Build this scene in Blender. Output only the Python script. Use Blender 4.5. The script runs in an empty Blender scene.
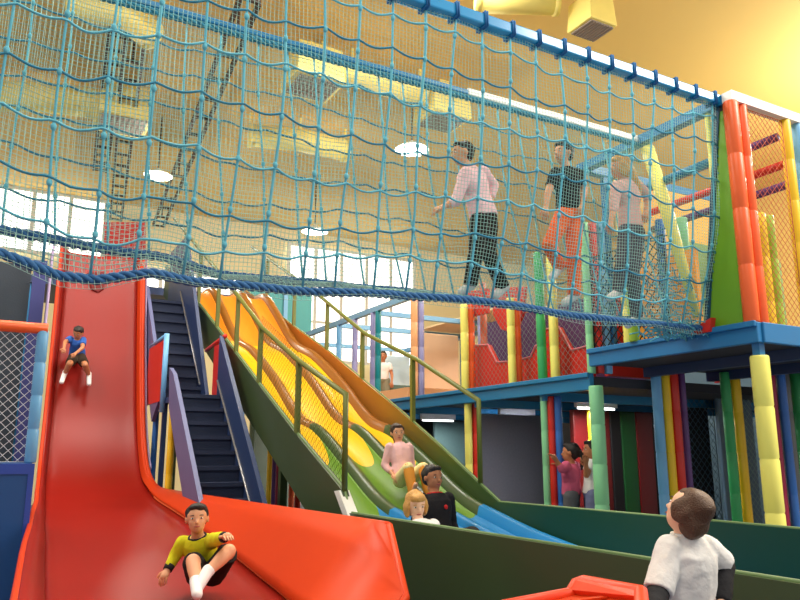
import bpy, bmesh, math, random
from mathutils import Vector as V, Matrix, noise
random.seed(7)
S = bpy.context.scene
COL = S.collection
# ------------------------------------------------------------------ camera
F = 740.0; PITCH = math.atan(155 / F); YAW = math.radians(29); CAMZ = 1.5
cd = bpy.data.cameras.new('camera'); cam = bpy.data.objects.new('camera', cd); COL.objects.link(cam)
cd.sensor_width = 36; cd.lens = F / 800 * 36; cd.clip_start = .05
cam.location = (0, 0, CAMZ); cam.rotation_euler = (math.pi / 2 + PITCH, 0, -YAW)
S.camera = cam
cY, sY, cP, sP = math.cos(YAW), math.sin(YAW), math.cos(PITCH), math.sin(PITCH)
def P(px, py, D=None, X=None, Y=None, Z=None):
    """place measured on the photograph -> point of the hall, at a known distance or on a known plane"""
    u = (px - 400) / F; v = (300 - py) / F
    y = cP - v * sP; z = sP + v * cP
    r = (u * cY + y * sY, -u * sY + y * cY, z)
    if X is not None: k = X / r[0]
    elif Y is not None: k = Y / r[1]
    elif Z is not None: k = (Z - CAMZ) / r[2]
    else: k = D / y
    return V((r[0] * k, r[1] * k, CAMZ + r[2] * k))

# ------------------------------------------------------------------ materials
def lin(c): return tuple(((x / 255) / 12.92 if x / 255 <= .04045 else ((x / 255 + .055) / 1.055) ** 2.4) for x in c)
MATS = {}
def mat(name, rgb, rough=.5, var=.06, scale=6, bump=0, bscale=60, spec=.5, metal=0, emit=0, coat=0):
    if name in MATS: return MATS[name]
    m = bpy.data.materials.new(name); m.use_nodes = True
    nt = m.node_tree; b = nt.nodes['Principled BSDF']
    c = lin(rgb)
    tc = nt.nodes.new('ShaderNodeTexCoord')
    nz = nt.nodes.new('ShaderNodeTexNoise'); nz.inputs['Scale'].default_value = scale; nz.inputs['Detail'].default_value = 3
    nt.links.new(tc.outputs['Object'], nz.inputs['Vector'])
    mx = nt.nodes.new('ShaderNodeMix'); mx.data_type = 'RGBA'
    mx.inputs[6].default_value = tuple(max(0, x * (1 - var)) for x in c) + (1,)
    mx.inputs[7].default_value = tuple(min(1, x * (1 + var)) for x in c) + (1,)
    nt.links.new(nz.outputs['Fac'], mx.inputs[0]); nt.links.new(mx.outputs[2], b.inputs['Base Color'])
    b.inputs['Roughness'].default_value = rough; b.inputs['Metallic'].default_value = metal
    b.inputs['Specular IOR Level'].default_value = spec; b.inputs['Coat Weight'].default_value = coat
    b.inputs['Coat Roughness'].default_value = .15
    if emit:
        nt.links.new(mx.outputs[2], b.inputs['Emission Color']); b.inputs['Emission Strength'].default_value = emit
    if bump:
        n2 = nt.nodes.new('ShaderNodeTexNoise'); n2.inputs['Scale'].default_value = bscale
        nt.links.new(tc.outputs['Object'], n2.inputs['Vector'])
        bp = nt.nodes.new('ShaderNodeBump'); bp.inputs['Strength'].default_value = bump; bp.inputs['Distance'].default_value = .01
        nt.links.new(n2.outputs['Fac'], bp.inputs['Height']); nt.links.new(bp.outputs['Normal'], b.inputs['Normal'])
    MATS[name] = m; return m
def pad(name, rgb): return mat('vinyl_' + name, rgb, .38, .05, 3, .12, 14)
def cloth(name, rgb): return mat('cloth_' + name, rgb, .85, .1, 14, .35, 45, spec=.2)
RED = pad('red', (212, 44, 34)); ORANGE = pad('orange', (240, 98, 40)); YELLOW = pad('yellow', (250, 236, 80)); GOLD = pad('gold', (245, 200, 30))
MINT = pad('mint', (140, 214, 160)); GREEN = pad('green', (50, 165, 95)); LIME = pad('lime', (112, 165, 36)); LTBLUE = pad('light_blue', (110, 175, 225))
BLUE = pad('blue', (50, 110, 190)); PURPLE = pad('purple', (95, 55, 120)); LILAC = pad('lilac', (150, 150, 200)); PEACH = pad('peach', (240, 175, 120))
DKRED = pad('dark_red', (120, 26, 26)); DKGREEN = pad('dark_green', (30, 85, 42)); BLACKPAD = pad('black', (34, 32, 34)); CRIMSON = pad('crimson', (170, 30, 70))
PALEYEL = pad('pale_yellow', (248, 240, 120)); WHITEPAD = pad('white', (235, 235, 230)); GREYPAD = pad('grey', (120, 120, 118)); SLATE = pad('slate', (84, 110, 130))
STEELBLUE = mat('blue_painted_steel', (38, 120, 176), .35, .05)
TEALSTEEL = mat('teal_painted_steel', (20, 120, 170), .4, .05)
SKYSTEEL = mat('pale_blue_painted_steel', (120, 175, 215), .4, .05)
NAVY = mat('navy_painted_board', (38, 58, 100), .45, .08, 3)
NAVYDK = mat('navy_rubber_tread', (30, 42, 72), .7, .12, 8, .3, 60)
STEEL = mat('grey_steel', (150, 150, 152), .35, .05, metal=.6)
BEDRED = mat('red_slide_plastic', (142, 28, 20), .34, .06, 1.5, spec=.22)
RIMORANGE = mat('orange_slide_plastic', (202, 60, 16), .45, .05, 1.5, spec=.22)
LILACSH = mat('lilac_slide_shell', (170, 150, 190), .5, .06)
SLGREEN = mat('dark_green_slide_board', (56, 74, 42), .45, .07, 2, coat=.1)
SLGREEN2 = mat('bottle_green_slide_board', (18, 66, 46), .45, .07, 2, coat=.1)
EDGEGR = mat('pale_green_edge', (104, 132, 80), .5, .05)
RAILGR = mat('olive_painted_rail', (104, 112, 44), .4, .06)
LYEL = mat('yellow_lane_plastic', (226, 176, 8), .4, .05, 2, spec=.18)
LORG = mat('orange_lane_plastic', (226, 132, 30), .4, .05, 2, spec=.18)
LBRN = mat('ochre_brown_lane_ridge', (140, 84, 16), .38, .06, 2, coat=.2)
LGRN = mat('green_lane_plastic', (92, 134, 22), .4, .05, 2, spec=.18)
LOLV = mat('olive_lane_ridge', (44, 70, 22), .38, .06, 2, coat=.2)
LBLU = mat('blue_lane_plastic', (20, 120, 180), .4, .05, 2, spec=.18)
MESHC = mat('pale_teal_twine', (172, 216, 205), .8, .1)
ROPE = mat('teal_rope', (98, 180, 200), .8, .12, 40, .4, 120)
ROPEDK = mat('deep_teal_rope', (50, 132, 160), .8, .12, 40, .4, 120)
ROPENV = mat('navy_blue_rope', (44, 98, 150), .8, .15, 40, .4, 120)
BLACKTW = mat('black_twine', (26, 26, 28), .8, .1)
WHITETW = mat('white_twine', (215, 218, 225), .8, .1)
REDTW = mat('rust_red_twine', (190, 90, 60), .8, .1)
GREYTW = mat('grey_green_twine', (130, 160, 150), .8, .1)

# ------------------------------------------------------------------ mesh building
class MB:
    def __init__(self): self.v = []; self.f = []; self.m = []; self.sm = []
    def add(self, vs, fs, mi=0, smooth=False):
        o = len(self.v); self.v += [tuple(p) for p in vs]
        for f in fs: self.f.append(tuple(i + o for i in f)); self.m.append(mi); self.sm.append(smooth)
        return self
    def box(self, x0, x1, y0, y1, z0, z1, mi=0):
        vs = [(x, y, z) for z in (z0, z1) for y in (y0, y1) for x in (x0, x1)]
        return self.add(vs, [(0, 2, 3, 1), (4, 5, 7, 6), (0, 1, 5, 4), (2, 6, 7, 3), (0, 4, 6, 2), (1, 3, 7, 5)], mi)
    def bar(self, a, b, w, h, mi=0, up=(0, 0, 1)):
        a = V(a); b = V(b); t = (b - a).normalized(); up = V(up)
        if abs(t.dot(up)) > .98: up = V((1, 0, 0))
        s = t.cross(up).normalized(); n = s.cross(t).normalized()
        vs = [p + s * sx * w / 2 + n * sz * h / 2 for p in (a, b) for sx, sz in ((-1, -1), (1, -1), (1, 1), (-1, 1))]
        return self.add(vs, [(3, 2, 1, 0), (4, 5, 6, 7), (0, 1, 5, 4), (1, 2, 6, 5), (2, 3, 7, 6), (3, 0, 4, 7)], mi)
    def prism(self, poly, ext, mi=0):
        poly = [V(p) for p in poly]; ext = V(ext); n = len(poly)
        vs = poly + [p + ext for p in poly]
        fs = [tuple(range(n))[::-1], tuple(range(n, 2 * n))] + [(i, (i + 1) % n, n + (i + 1) % n, n + i) for i in range(n)]
        return self.add(vs, fs, mi)
    def tube(self, pts, r, n=8, mi=0, cap=True, closed=False, smooth=True):
        pts = [V(p) for p in pts]; k = len(pts)
        rs = r if isinstance(r, (list, tuple)) else [r] * k
        vs = []; up = None
        for i, p in enumerate(pts):
            t = (pts[min(i + 1, k - 1)] - pts[max(i - 1, 0)])
            if t.length < 1e-9: t = V((0, 0, 1))
            t.normalize()
            if up is None: up = V((0, 0, 1)) if abs(t.z) < .9 else V((1, 0, 0))
            s = t.cross(up)
            if s.length < 1e-6: s = t.orthogonal()
            s.normalize(); up = s.cross(t).normalized()
            for j in range(n):
                a = 2 * math.pi * j / n
                vs.append(p + (s * math.cos(a) + up * math.sin(a)) * rs[i])
        fs = [(i * n + j, i * n + (j + 1) % n, (i + 1) * n + (j + 1) % n, (i + 1) * n + j) for i in range(k - 1) for j in range(n)]
        if cap: fs += [tuple(range(n))[::-1], tuple((k - 1) * n + j for j in range(n))]
        return self.add(vs, fs, mi, smooth)
    def grid(self, rows, mi=0, smooth=True, mif=None):
        nc = len(rows[0]); o = len(self.v)
        self.v += [tuple(p) for r in rows for p in r]
        for i in range(len(rows) - 1):
            for j in range(nc - 1):
                self.f.append((o + i * nc + j, o + i * nc + j + 1, o + (i + 1) * nc + j + 1, o + (i + 1) * nc + j))
                self.m.append(mif(i, j) if mif else mi); self.sm.append(smooth)
        return self
    def ell(self, c, ax, nu=14, nv=9, mi=0):
        c = V(c); A, B, C_ = [V(a) for a in ax]; vs = []; fs = []
        for i in range(nv + 1):
            t = math.pi * i / nv
            for j in range(nu):
                a = 2 * math.pi * j / nu
                vs.append(c + A * math.sin(t) * math.cos(a) + B * math.sin(t) * math.sin(a) + C_ * math.cos(t))
        for i in range(nv):
            for j in range(nu): fs.append((i * nu + j, (i + 1) * nu + j, (i + 1) * nu + (j + 1) % nu, i * nu + (j + 1) % nu))
        return self.add(vs, fs, mi, True)
    def cone(self, a, b, ra, rb, n=12, flat=(False, False), mi=0):
        """tapered limb piece with round or flat ends"""
        a = V(a); b = V(b); t = b - a; L = t.length
        if L < 1e-6: t = V((0, 0, 1)); L = 1e-6
        t = t / L; pts = []; rs = []
        if flat[0]: pts.append(a); rs.append(ra)
        else:
            for q in (80, 55, 28, 0): pts.append(a - t * ra * math.sin(math.radians(q))); rs.append(ra * math.cos(math.radians(q)))
        pts.append((a + b) / 2); rs.append((ra + rb) / 2)
        if flat[1]: pts.append(b); rs.append(rb)
        else:
            for q in (0, 28, 55, 80): pts.append(b + t * rb * math.sin(math.radians(q))); rs.append(rb * math.cos(math.radians(q)))
        return self.tube(pts, rs, n, mi)
    def obj(self, name, mats, parent=None, origin=None, bevel=0, solid=0):
        o0 = V(origin) if origin is not None else V((0, 0, 0))
        if parent is not None and origin is None: o0 = V(parent['_w'])
        me = bpy.data.meshes.new(name)
        me.from_pydata([tuple(V(p) - o0) for p in self.v], [], self.f)
        if not isinstance(mats, (list, tuple)): mats = [mats]
        for m in mats: me.materials.append(m)
        me.polygons.foreach_set('material_index', self.m); me.polygons.foreach_set('use_smooth', self.sm)
        me.update()
        o = bpy.data.objects.new(name, me); COL.objects.link(o)
        o['_w'] = tuple(o0)
        if parent is not None: o.parent = parent
        else: o.location = o0
        if solid:
            md = o.modifiers.new('thickness', 'SOLIDIFY'); md.thickness = solid; md.offset = -1
        if bevel:
            md = o.modifiers.new('bevel', 'BEVEL'); md.width = bevel; md.segments = 2; md.limit_method = 'ANGLE'
        return o
def tag(o, label, cat, group=None, kind=None):
    o['label'] = label; o['category'] = cat
    if group: o['group'] = group
    if kind: o['kind'] = kind
    return o
def thing(name, label, cat, loc, group=None):
    o = bpy.data.objects.new(name, None); COL.objects.link(o); o.location = loc; o['_w'] = tuple(loc); o.empty_display_size = .1
    return tag(o, label, cat, group)
def struct(name, mb, m):
    o = mb.obj(name, m); o['kind'] = 'structure'; return o

# ------------------------------------------------------------------ the hall
CEIL = 10.0
FLOOR = mat('blue_grey_rubber_floor', (70, 82, 110), .6, .1, 4, .1, 40)
OCHRE = mat('ochre_painted_plaster', (224, 190, 108), .75, .05, .35, .08, 12)
CREAM = mat('cream_painted_plaster', (238, 224, 178), .8, .05, .4)
struct('floor', MB().box(-7, 21.6, -3, 26, -.1, 0), FLOOR)
struct('ceiling', MB().box(-7, 22, -3, 26.4, CEIL, CEIL + .2), OCHRE)
struct('wall_back', MB().box(-7, 22, 26, 26.3, 0, CEIL), CREAM)
struct('wall_right', MB().box(21.7, 22, -3, 26, 0, CEIL), OCHRE)
DAY = mat('bright_daylight_glass', (255, 253, 244), .4, .01, emit=2.2)
FRAMEW = mat('white_window_frame', (225, 225, 220), .5, .03)
def window(n, x0, x1, z0, z1, nx, nz):
    w = MB().box(x0, x1, 25.9, 25.99, z0, z1).obj('window_%d' % n, DAY); w['kind'] = 'structure'
    fr = MB()
    for i in range(nx + 1):
        x = x0 + (x1 - x0) * i / nx; fr.box(x - .06, x + .06, 25.82, 25.9, z0 - .06, z1 + .06)
    for i in range(nz + 1):
        z = z0 + (z1 - z0) * i / nz; fr.box(x0, x1, 25.83, 25.9, z - .05, z + .05)
    fr.obj('window_frame', FRAMEW, w)
window(1, -1.5, 2.9, 7.9, 9.95, 4, 1)
window(2, 9.5, 15.0, 5.0, 9.4, 5, 3)
window(3, 3.6, 8.6, 6.0, 7.8, 4, 2)

# ceiling services
DUCTM = mat('pale_yellow_duct', (244, 228, 128), .6, .04)
GRILLE = mat('grey_grille', (150, 138, 128), .6, .1)
def duct(label, path, r, name='ventilation_duct'):
    t = thing(name, label, 'duct', path[0], 'pale yellow ducts under the ceiling')
    MB().tube(path, r, 14).obj('duct_run', DUCTM, t)
    for i in (0, len(path) - 1):
        d = (V(path[1]) - V(path[0])).normalized() if i == 0 else (V(path[-1]) - V(path[-2])).normalized()
        MB().tube([V(path[i]) - d * .05, V(path[i]) + d * .05], r * 1.08, 14).obj('flange', DUCTM, t)
    for p in path:
        MB().box(p[0] - .03, p[0] + .03, p[1] - .03, p[1] + .03, p[2] + r * .9, CEIL).obj('hanger', DUCTM, t)
    return t
def diffuser(label, c, w, h, drop=.35):
    c = V(c); t = thing('air_diffuser', label, 'air vent', c, 'pale yellow air diffusers below the ceiling')
    m = MB(); a = w / 2; b = w * .56
    vs = [c + V((sx * b, sy * b, 0)) for sx, sy in ((-1, -1), (1, -1), (1, 1), (-1, 1))] + [c + V((sx * a, sy * a, h)) for sx, sy in ((-1, -1), (1, -1), (1, 1), (-1, 1))]
    m.add(vs, [(3, 2, 1, 0), (4, 5, 6, 7), (0, 1, 5, 4), (1, 2, 6, 5), (2, 3, 7, 6), (3, 0, 4, 7)])
    m.obj('housing', DUCTM, t, bevel=.02)
    g = MB().box(c.x - b * .82, c.x + b * .82, c.y - b * .82, c.y + b * .82, c.z - .02, c.z + .002)
    for i in range(9):
        x = c.x - b * .8 + i * b * .2; g.box(x - .02, x + .02, c.y - b * .8, c.y + b * .8, c.z - .035, c.z - .02)
    g.obj('grille', GRILLE, t)
    MB().box(c.x - .12, c.x + .12, c.y - .12, c.y + .12, c.z + h, CEIL - .004).obj('neck', DUCTM, t)
    return t
p1 = P(592, 30, Z=9.0); diffuser('pale yellow air diffuser box with grey grille in clear view above the blue beam', p1, .56, .55)
duct('short pale yellow duct beside the diffuser box above the blue beam', [P(478, 2, Z=9.55), P(556, 4, Z=9.55)], .2)
diffuser('pale yellow air diffuser seen through the net behind the far blue beam', P(312, 88, Z=9.0), .95, .75)
duct('long pale yellow duct running right from the diffuser behind the far blue beam', [P(322, 66, Z=9.45), P(352, 72, Z=9.45), P(392, 84, Z=9.45), P(420, 92, Z=9.45)], .3)
diffuser('pale yellow air diffuser at upper left of the net by the dark cable tray', P(122, 125, Z=9.0), 1.05, .8)
duct('pale yellow curved duct at upper left leading into the diffuser', [P(-20, 96, Z=9.45), P(40, 97, Z=9.45), P(85, 102, Z=9.45), P(118, 112, Z=9.45)], .35)
duct('pale yellow duct at the top left corner of the ceiling', [P(70, 2, Z=9.4), P(118, 12, Z=9.4), P(150, 34, Z=9.4)], .28)
diffuser('pale yellow air diffuser above the boy in pink on the net bridge', P(442, 122, Z=9.0), .9, .7)
duct('pale yellow duct under the middle of the ceiling below the long duct', [P(250, 135, Z=9.4), P(300, 140, Z=9.4), P(345, 150, Z=9.4)], .3)
DARKST = mat('dark_brown_steel', (60, 42, 30), .6, .1)
def truss(label, a, b, w=.34):
    a = V(a); b = V(b); t = thing('cable_tray', label, 'cable tray', a, 'dark cable trays under the ceiling')
    d = (b - a); n = 14; s = V((w / 2, 0, 0)); 
    for sg in (-1, 1): MB().bar(a + s * sg, b + s * sg, .07, .12).obj('side_rail', DARKST, t)
    for i in range(n + 1):
        c = a + d * i / n; MB().bar(c - s, c + s, .06, .06).obj('rung', DARKST, t)
    for i in (1, 5, 9, 13):
        c = a + d * i / n; MB().bar(c, V((c.x, c.y, CEIL)), .04, .04).obj('hanger_rod', DARKST, t)
truss('dark cable tray running diagonally down the ceiling right of the hanging lamp', P(250, 0, Z=9.3), (4.6, 25.6, 9.3))
truss('dark cable tray running down the ceiling left of the hanging lamp', P(135, 40, Z=9.3), (3.2, 25.6, 9.3))
truss('short dark cable tray crossing at the top left above the net', P(120, 20, Z=9.6), P(100, 170, Z=9.6))
LAMPW = mat('white_lamp_shade', (245, 245, 240), .4, .02)
BULB = mat('lit_lamp_glass', (255, 250, 235), .4, .01, emit=6)
def pendant(label, c, r=.42):
    c = V(c); t = thing('pendant_lamp', label, 'lamp', c, 'white pendant lamps')
    m = MB(); n = 20; prof = [(.06, .45), (.12, .40), (.45, .26), (.85, .08), (1.0, 0), (.96, 0), (.8, .06), (.4, .2)]
    rows = [[c + V((r * a * math.cos(2 * math.pi * j / n), r * a * math.sin(2 * math.pi * j / n), r * b * 1.3)) for j in range(n + 1)] for a, b in prof]
    m.grid(rows); m.obj('shade', LAMPW, t)
    MB().ell(c + V((0, 0, .06)), ((r * .45, 0, 0), (0, r * .45, 0), (0, 0, r * .32))).obj('bulb', BULB, t)
    MB().tube([c + V((0, 0, r * .5)), V((c.x, c.y, CEIL))], .02, 6).obj('cord', DARKST, t)
    ld = bpy.data.lights.new('pendant_or_fill_light', 'POINT'); ld.energy = 260; ld.color = (1, .93, .78); ld.shadow_soft_size = .2
    lo = bpy.data.objects.new('pendant_or_fill_light', ld); COL.objects.link(lo); lo.location = c + V((0, 0, -.25))
pendant('white pendant lamp glowing left of the dark cable tray', P(158, 176, Z=8.4), .36)
pendant('white pendant lamp hanging left of the child in pink', P(412, 150, Z=8.4), .4)
pendant('small distant white pendant lamp low in the middle of the net', P(315, 232, Z=8.2), .42)
# unseen area lights added overhead to brighten the hall
def area(loc, size, e, rot=(0, 0, 0), color=(1, .94, .84), sy=None):
    ld = bpy.data.lights.new('unseen_area_light', 'AREA'); ld.energy = e; ld.size = size; ld.color = color
    if sy: ld.shape = 'RECTANGLE'; ld.size_y = sy
    o = bpy.data.objects.new('unseen_area_light', ld); COL.objects.link(o); o.location = loc; o.rotation_euler = rot
area((2.1, 7.0, 9.6), 1.8, 330)
area((12.0, -2.0, 9.6), 5, 2000)
area((0.5, 0.0, 9.6), 3, 380)
area((5.5, 10.0, 9.8), 3.0, 420)
area((-2.5, 9.0, 9.6), 3.0, 400)
def fill_point(loc, e, r=.4):  # unseen point lights without fixtures, added to brighten the ceiling
    ld = bpy.data.lights.new('pendant_or_fill_light', 'POINT'); ld.energy = e; ld.color = (1, .96, .9); ld.shadow_soft_size = r
    o = bpy.data.objects.new('pendant_or_fill_light', ld); COL.objects.link(o); o.location = loc
fill_point((17.0, 6.5, 8.2), 2500)
fill_point((-3.0, 7.0, 7.5), 500)
fill_point((6.5, 1.0, 7.6), 330)
w = bpy.data.worlds.new('world'); S.world = w; w.use_nodes = True
w.node_tree.nodes['Background'].inputs[0].default_value = (1, .96, .9, 1); w.node_tree.nodes['Background'].inputs[1].default_value = .62
S.view_settings.view_transform = 'Standard'; S.view_settings.look = 'None'; S.view_settings.exposure = 0; S.view_settings.gamma = 1
S.view_settings.use_curve_mapping = False
def lerp_tab(tab, y):
    tab = sorted(tab)
    if y <= tab[0][0]: return tab[0][1]
    for (a, b), (c, d) in zip(tab, tab[1:]):
        if y <= c: return b + (d - b) * (y - a) / (c - a)
    return tab[-1][1]
def cat(pts, sub=5):
    """smooth curve through points"""
    pts = [V(p) for p in pts]; out = []
    for i in range(len(pts) - 1):
        p0 = pts[max(i - 1, 0)]; p1 = pts[i]; p2 = pts[i + 1]; p3 = pts[min(i + 2, len(pts) - 1)]
        for k in range(sub):
            t = k / sub
            out.append(.5 * ((2 * p1) + (p2 - p0) * t + (2 * p0 - 5 * p1 + 4 * p2 - p3) * t * t + (3 * p1 - p0 - 3 * p2 + p3) * t ** 3))
    return out + [pts[-1]]

# ------------------------------------------------------------------ red drop slide
RP = [(3.6, .47), (4.3, .49), (5.13, .54), (6.07, .64), (7.0, .73), (7.8, .81), (8.6, .87), (9.3, .92), (9.9, 1.0), (10.3, 1.15), (10.6, 1.4), (10.9, 1.8), (11.15, 2.3), (11.5, 3.2), (11.8, 4.15), (11.9, 4.5)]
RXL = [(3.6, .32), (5.13, .40), (6.07, .45), (7.0, .51), (7.8, .55), (8.6, .6), (9.3, .64), (9.9, .68), (10.6, .72), (11.15, .76), (12.2, .82)]
RXR = [(3.6, 1.78), (5.13, 1.88), (12.2, 1.9)]
rc = cat([(0, y, z) for y, z in RP], 5)
def bed_red(y): return lerp_tab([(p.y, p.z) for p in rc], y)
red = thing('drop_slide', 'tall red drop slide with orange rims sweeping down at the left', 'slide', (1.1, 8, 0))
rows = []; NX = 12
for p in rc:
    xl = lerp_tab(RXL, p.y); xr = lerp_tab(RXR, p.y); r = []
    for j in range(NX + 1):
        s = j / NX; e = max(0, abs(s - .5) * 2 - .72) / .28
        r.append((xl + (xr - xl) * s, p.y - (.0 if p.z > 1.2 else 0), p.z + .05 * e * e))
    rows.append(r)
MB().grid(rows).obj('slide_bed', BEDRED, red, solid=.04)
# side rims: low on the drop, a tall flaring wall along the right of the run out
def tang(i):
    a = rc[max(i - 1, 0)]; b = rc[min(i + 1, len(rc) - 1)]; t = (b - a).normalized(); return t
lw, ltop, rw, rtop = [], [], [], []
for i, p in enumerate(rc):
    t = tang(i); n = V((0, -t.z, t.y))
    xl = lerp_tab(RXL, p.y); xr = lerp_tab(RXR, p.y)
    b = V((xl, p.y, p.z + .05)); tp = b + n * .13 + V((-.06 - .06 * min(1, max(0, (8.5 - p.y) / 2)) - .015 * max(0, 6.5 - p.y), 0, 0)); lw.append([b, (b + tp) / 2 + V((-.005, 0, 0)), tp]); ltop.append(tp)
    b = V((xr, p.y, p.z + .05))
    lowz = b + n * .12 + V((.03, 0, 0))
    k = min(1, max(0, (10.45 - p.y) / .8)); k = k * k * (3 - 2 * k)
    high = V((2.02 + .28 * min(1, max(0, (10.2 - p.y) / 5.9)), p.y, 1.06))
    tp = lowz.lerp(high, k) if p.y < 10.45 else lowz
    rw.append([b.lerp(tp, q) for q in (0, .12, .35, .7, 1)]); rtop.append(tp)
keep = [i for i, p in enumerate(rc) if p.y >= 4.36]
endb, endt, endm = V((1.8, 3.62, .5)), V((2.3, 4.3, 1.06)), V((2.24, 3.98, .69))
rw[keep[0] - 1] = [endb, endb.lerp(endm, .4), endm, endm.lerp(endt, .5), endt]; rtop[keep[0] - 1] = endt; keep = [keep[0] - 1] + keep
MB().grid(lw).obj('left_side_wall', BEDRED, red, solid=.035)
MB().grid([rw[i] for i in keep]).obj('right_side_wall', RIMORANGE, red, solid=-.04)
rm = MB(); rm.tube(ltop, .024, 8); rm.obj('left_rim', RIMORANGE, red)
rm = MB(); rm.tube([rtop[i] for i in keep] , .028, 8); rm.tube([endt, endm, endb], .03, 8); rm.obj('right_rim', RIMORANGE, red)
MB().tube([V((lerp_tab(RXR, p.y) - .005, p.y, p.z + .055)) for p in rc if p.y < 9.6], .010, 6).obj('painted_crease_highlight', pad('light_orange', (246, 130, 70)), red)['label'] = 'pale orange strip painting the highlight along the crease'  # pale tube stands in for the highlight where bed meets right wall
sh = MB(); sh.grid([[q + V((-.09, .02, .0)), q + V((-.10, .30, -.12))] for q in ltop if q.z > 1.0]); sh.grid([[q + V((.06, .02, 0)), q + V((.06, .30, -.12))] for q in rtop if q.z > 1.3])
sh.obj('outer_shell', LILACSH, red, solid=.02)['label'] = 'lilac outer side shell'
for y in (4.6, 6.5, 8.5):
    for x in (.6, 1.7): MB().bar((x, y, 0), (x, y, bed_red(y) - .03), .08, .08).obj('support_leg', STEEL, red)
MB().bar((.95, 12.15, 0), (.95, 12.15, 4.4), .1, .1).obj('support_leg', STEEL, red); MB().bar((1.8, 12.15, 0), (1.8, 12.15, 5.1), .1, .1).obj('support_leg', STEEL, red)
MB().prism([P(104, 272, Y=11.95), P(146, 272, Y=11.95), P(146, 222, Y=12.0), P(104, 222, Y=12.0)], (0, .05, 0)).obj('top_board', BEDRED, red)
lip = MB()
lip.prism([P(88, 272, Y=11.7), P(106, 272, Y=11.7), P(104, 288, Y=11.7), P(98, 292, Y=11.7), P(92, 289, Y=11.7)], (0, .12, 0))
lip.obj('top_flap', DKRED, red)['label'] = 'dark red rounded flap'
tow = thing('slide_tower', 'dark blue tower deck carrying the tops of the slides and stairs', 'platform', (2.5, 13.5, 0))
MB().box(.4, 4.6, 14.6, 16.5, 4.55, 4.7).obj('deck_board', NAVY, tow)
for x in (.5, 2.4, 4.5):
    for y in (14.7, 16.4): MB().bar((x, y, 0), (x, y, 4.55), .1, .1).obj('post', STEELBLUE, tow)

# ------------------------------------------------------------------ multi-lane slide
GL = [(14.4, 5.1), (12.74, 4.39), (10.34, 3.24), (8.27, 2.23), (7.14, 1.69), (6.04, 1.2), (5.93, 1.02), (.7, 1.02)]
GR = [(14.8, 4.89), (11.6, 3.56), (10.32, 3.04), (8.12, 2.05), (7.19, 1.61), (6.09, 1.05), (.7, 1.05)]
XL, XR = 2.8, 4.5
gz = cat([(0, y, z) for y, z in [(13.6, 4.36), (13.1, 4.30), (12.5, 3.92), (11.5, 3.22), (10.6, 2.90), (9.6, 2.40), (8.7, 1.86), (8.0, 1.66), (7.2, 1.29), (6.5, .96), (5.9, .80), (5.2, .66), (4.2, .54), (2.5, .48), (.7, .46)]], 12)
def bed_green(y): return lerp_tab([(p.y, p.z) for p in gz], y)
gs = thing('wave_slide', 'wide wavy three lane slide, yellow above, green and blue below', 'slide', (3.6, 6, 0))
LW = (XR - XL - .1) / 3
for k in range(3):
    x0 = XL + .05 + LW * k + .06; x1 = x0 + LW - .12; rows = []; NC = 24
    for p in gz:
        r = []
        for j in range(NC + 1):
            s = j / NC; e = (2 * s - 1) ** 2
            yy = p.y + .5 * e * e * max(0, 1 - abs(p.y - 7.35) / 2.2)
            r.append((x0 + (x1 - x0) * s, yy, bed_green(yy) + .07 * e))
        rows.append(r)
    def mf(i, j, gz=gz):
        y = (gz[i].y + gz[i + 1].y) / 2; e = abs((j + .5) / NC * 2 - 1)
        if y > 11.4: return 3
        if y > 7.35: return 0
        return 1 if y > 6.2 else 2
    MB().grid(rows, mif=mf).obj('lane', [LYEL, LGRN, LBLU, LORG], gs, solid=.03)
for k in range(4):
    xc = XL + .05 + LW * k; xc = min(max(xc, XL + .125), XR - .125)
    def ridge(p, hw):
        z = p.z + .07; h = .09
        return [(xc - hw, p.y, z - .06), (xc - hw * .6, p.y, z + h * .8), (xc, p.y, z + h), (xc + hw * .6, p.y, z + h * .8), (xc + hw, p.y, z - .06)]
    def mr(i, j): 
        y = gz[i].y; return 0 if y > 8.2 else (1 if y > 6.2 else 2)
    MB().grid([ridge(p, .09) for p in gz], mif=mr).obj('lane_ridge', [LBRN, LOLV, LBLU], gs)
def side(x, top, low, th, name, m):
    pts = [V((x, y, z)) for y, z in top]; lo = [V((x, y, z)) for y, z in low]
    return MB().prism(pts + lo[::-1], (th, 0, 0)).obj(name, m, gs)
side(XL - .03, GL, [(14.4, 4.5), (11.56, 3.3), (8.23, 1.66), (6.62, .86), (5.2, .05), (.7, .05)], .06, 'side_wall', SLGREEN)
# right wall: ochre brown above fading to bottle green below
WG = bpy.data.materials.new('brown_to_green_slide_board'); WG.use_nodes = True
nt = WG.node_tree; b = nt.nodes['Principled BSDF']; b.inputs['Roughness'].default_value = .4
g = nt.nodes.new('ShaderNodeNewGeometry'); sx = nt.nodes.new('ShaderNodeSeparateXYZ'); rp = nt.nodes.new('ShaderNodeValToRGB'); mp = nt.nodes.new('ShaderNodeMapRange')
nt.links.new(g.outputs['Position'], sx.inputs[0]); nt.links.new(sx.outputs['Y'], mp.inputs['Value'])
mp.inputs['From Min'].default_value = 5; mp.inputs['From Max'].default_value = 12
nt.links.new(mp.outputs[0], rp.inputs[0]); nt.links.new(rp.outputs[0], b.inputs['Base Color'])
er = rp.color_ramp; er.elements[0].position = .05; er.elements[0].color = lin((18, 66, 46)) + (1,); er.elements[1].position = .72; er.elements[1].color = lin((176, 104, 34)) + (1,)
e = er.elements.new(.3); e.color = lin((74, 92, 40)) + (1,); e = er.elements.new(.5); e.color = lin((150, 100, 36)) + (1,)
side(XR - .03, GR, [(14.8, 4.4), (11.6, 3.1), (8.12, 1.6), (6.3, .5), (5.2, .05), (.7, .05)], .06, 'side_wall', WG)
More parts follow.
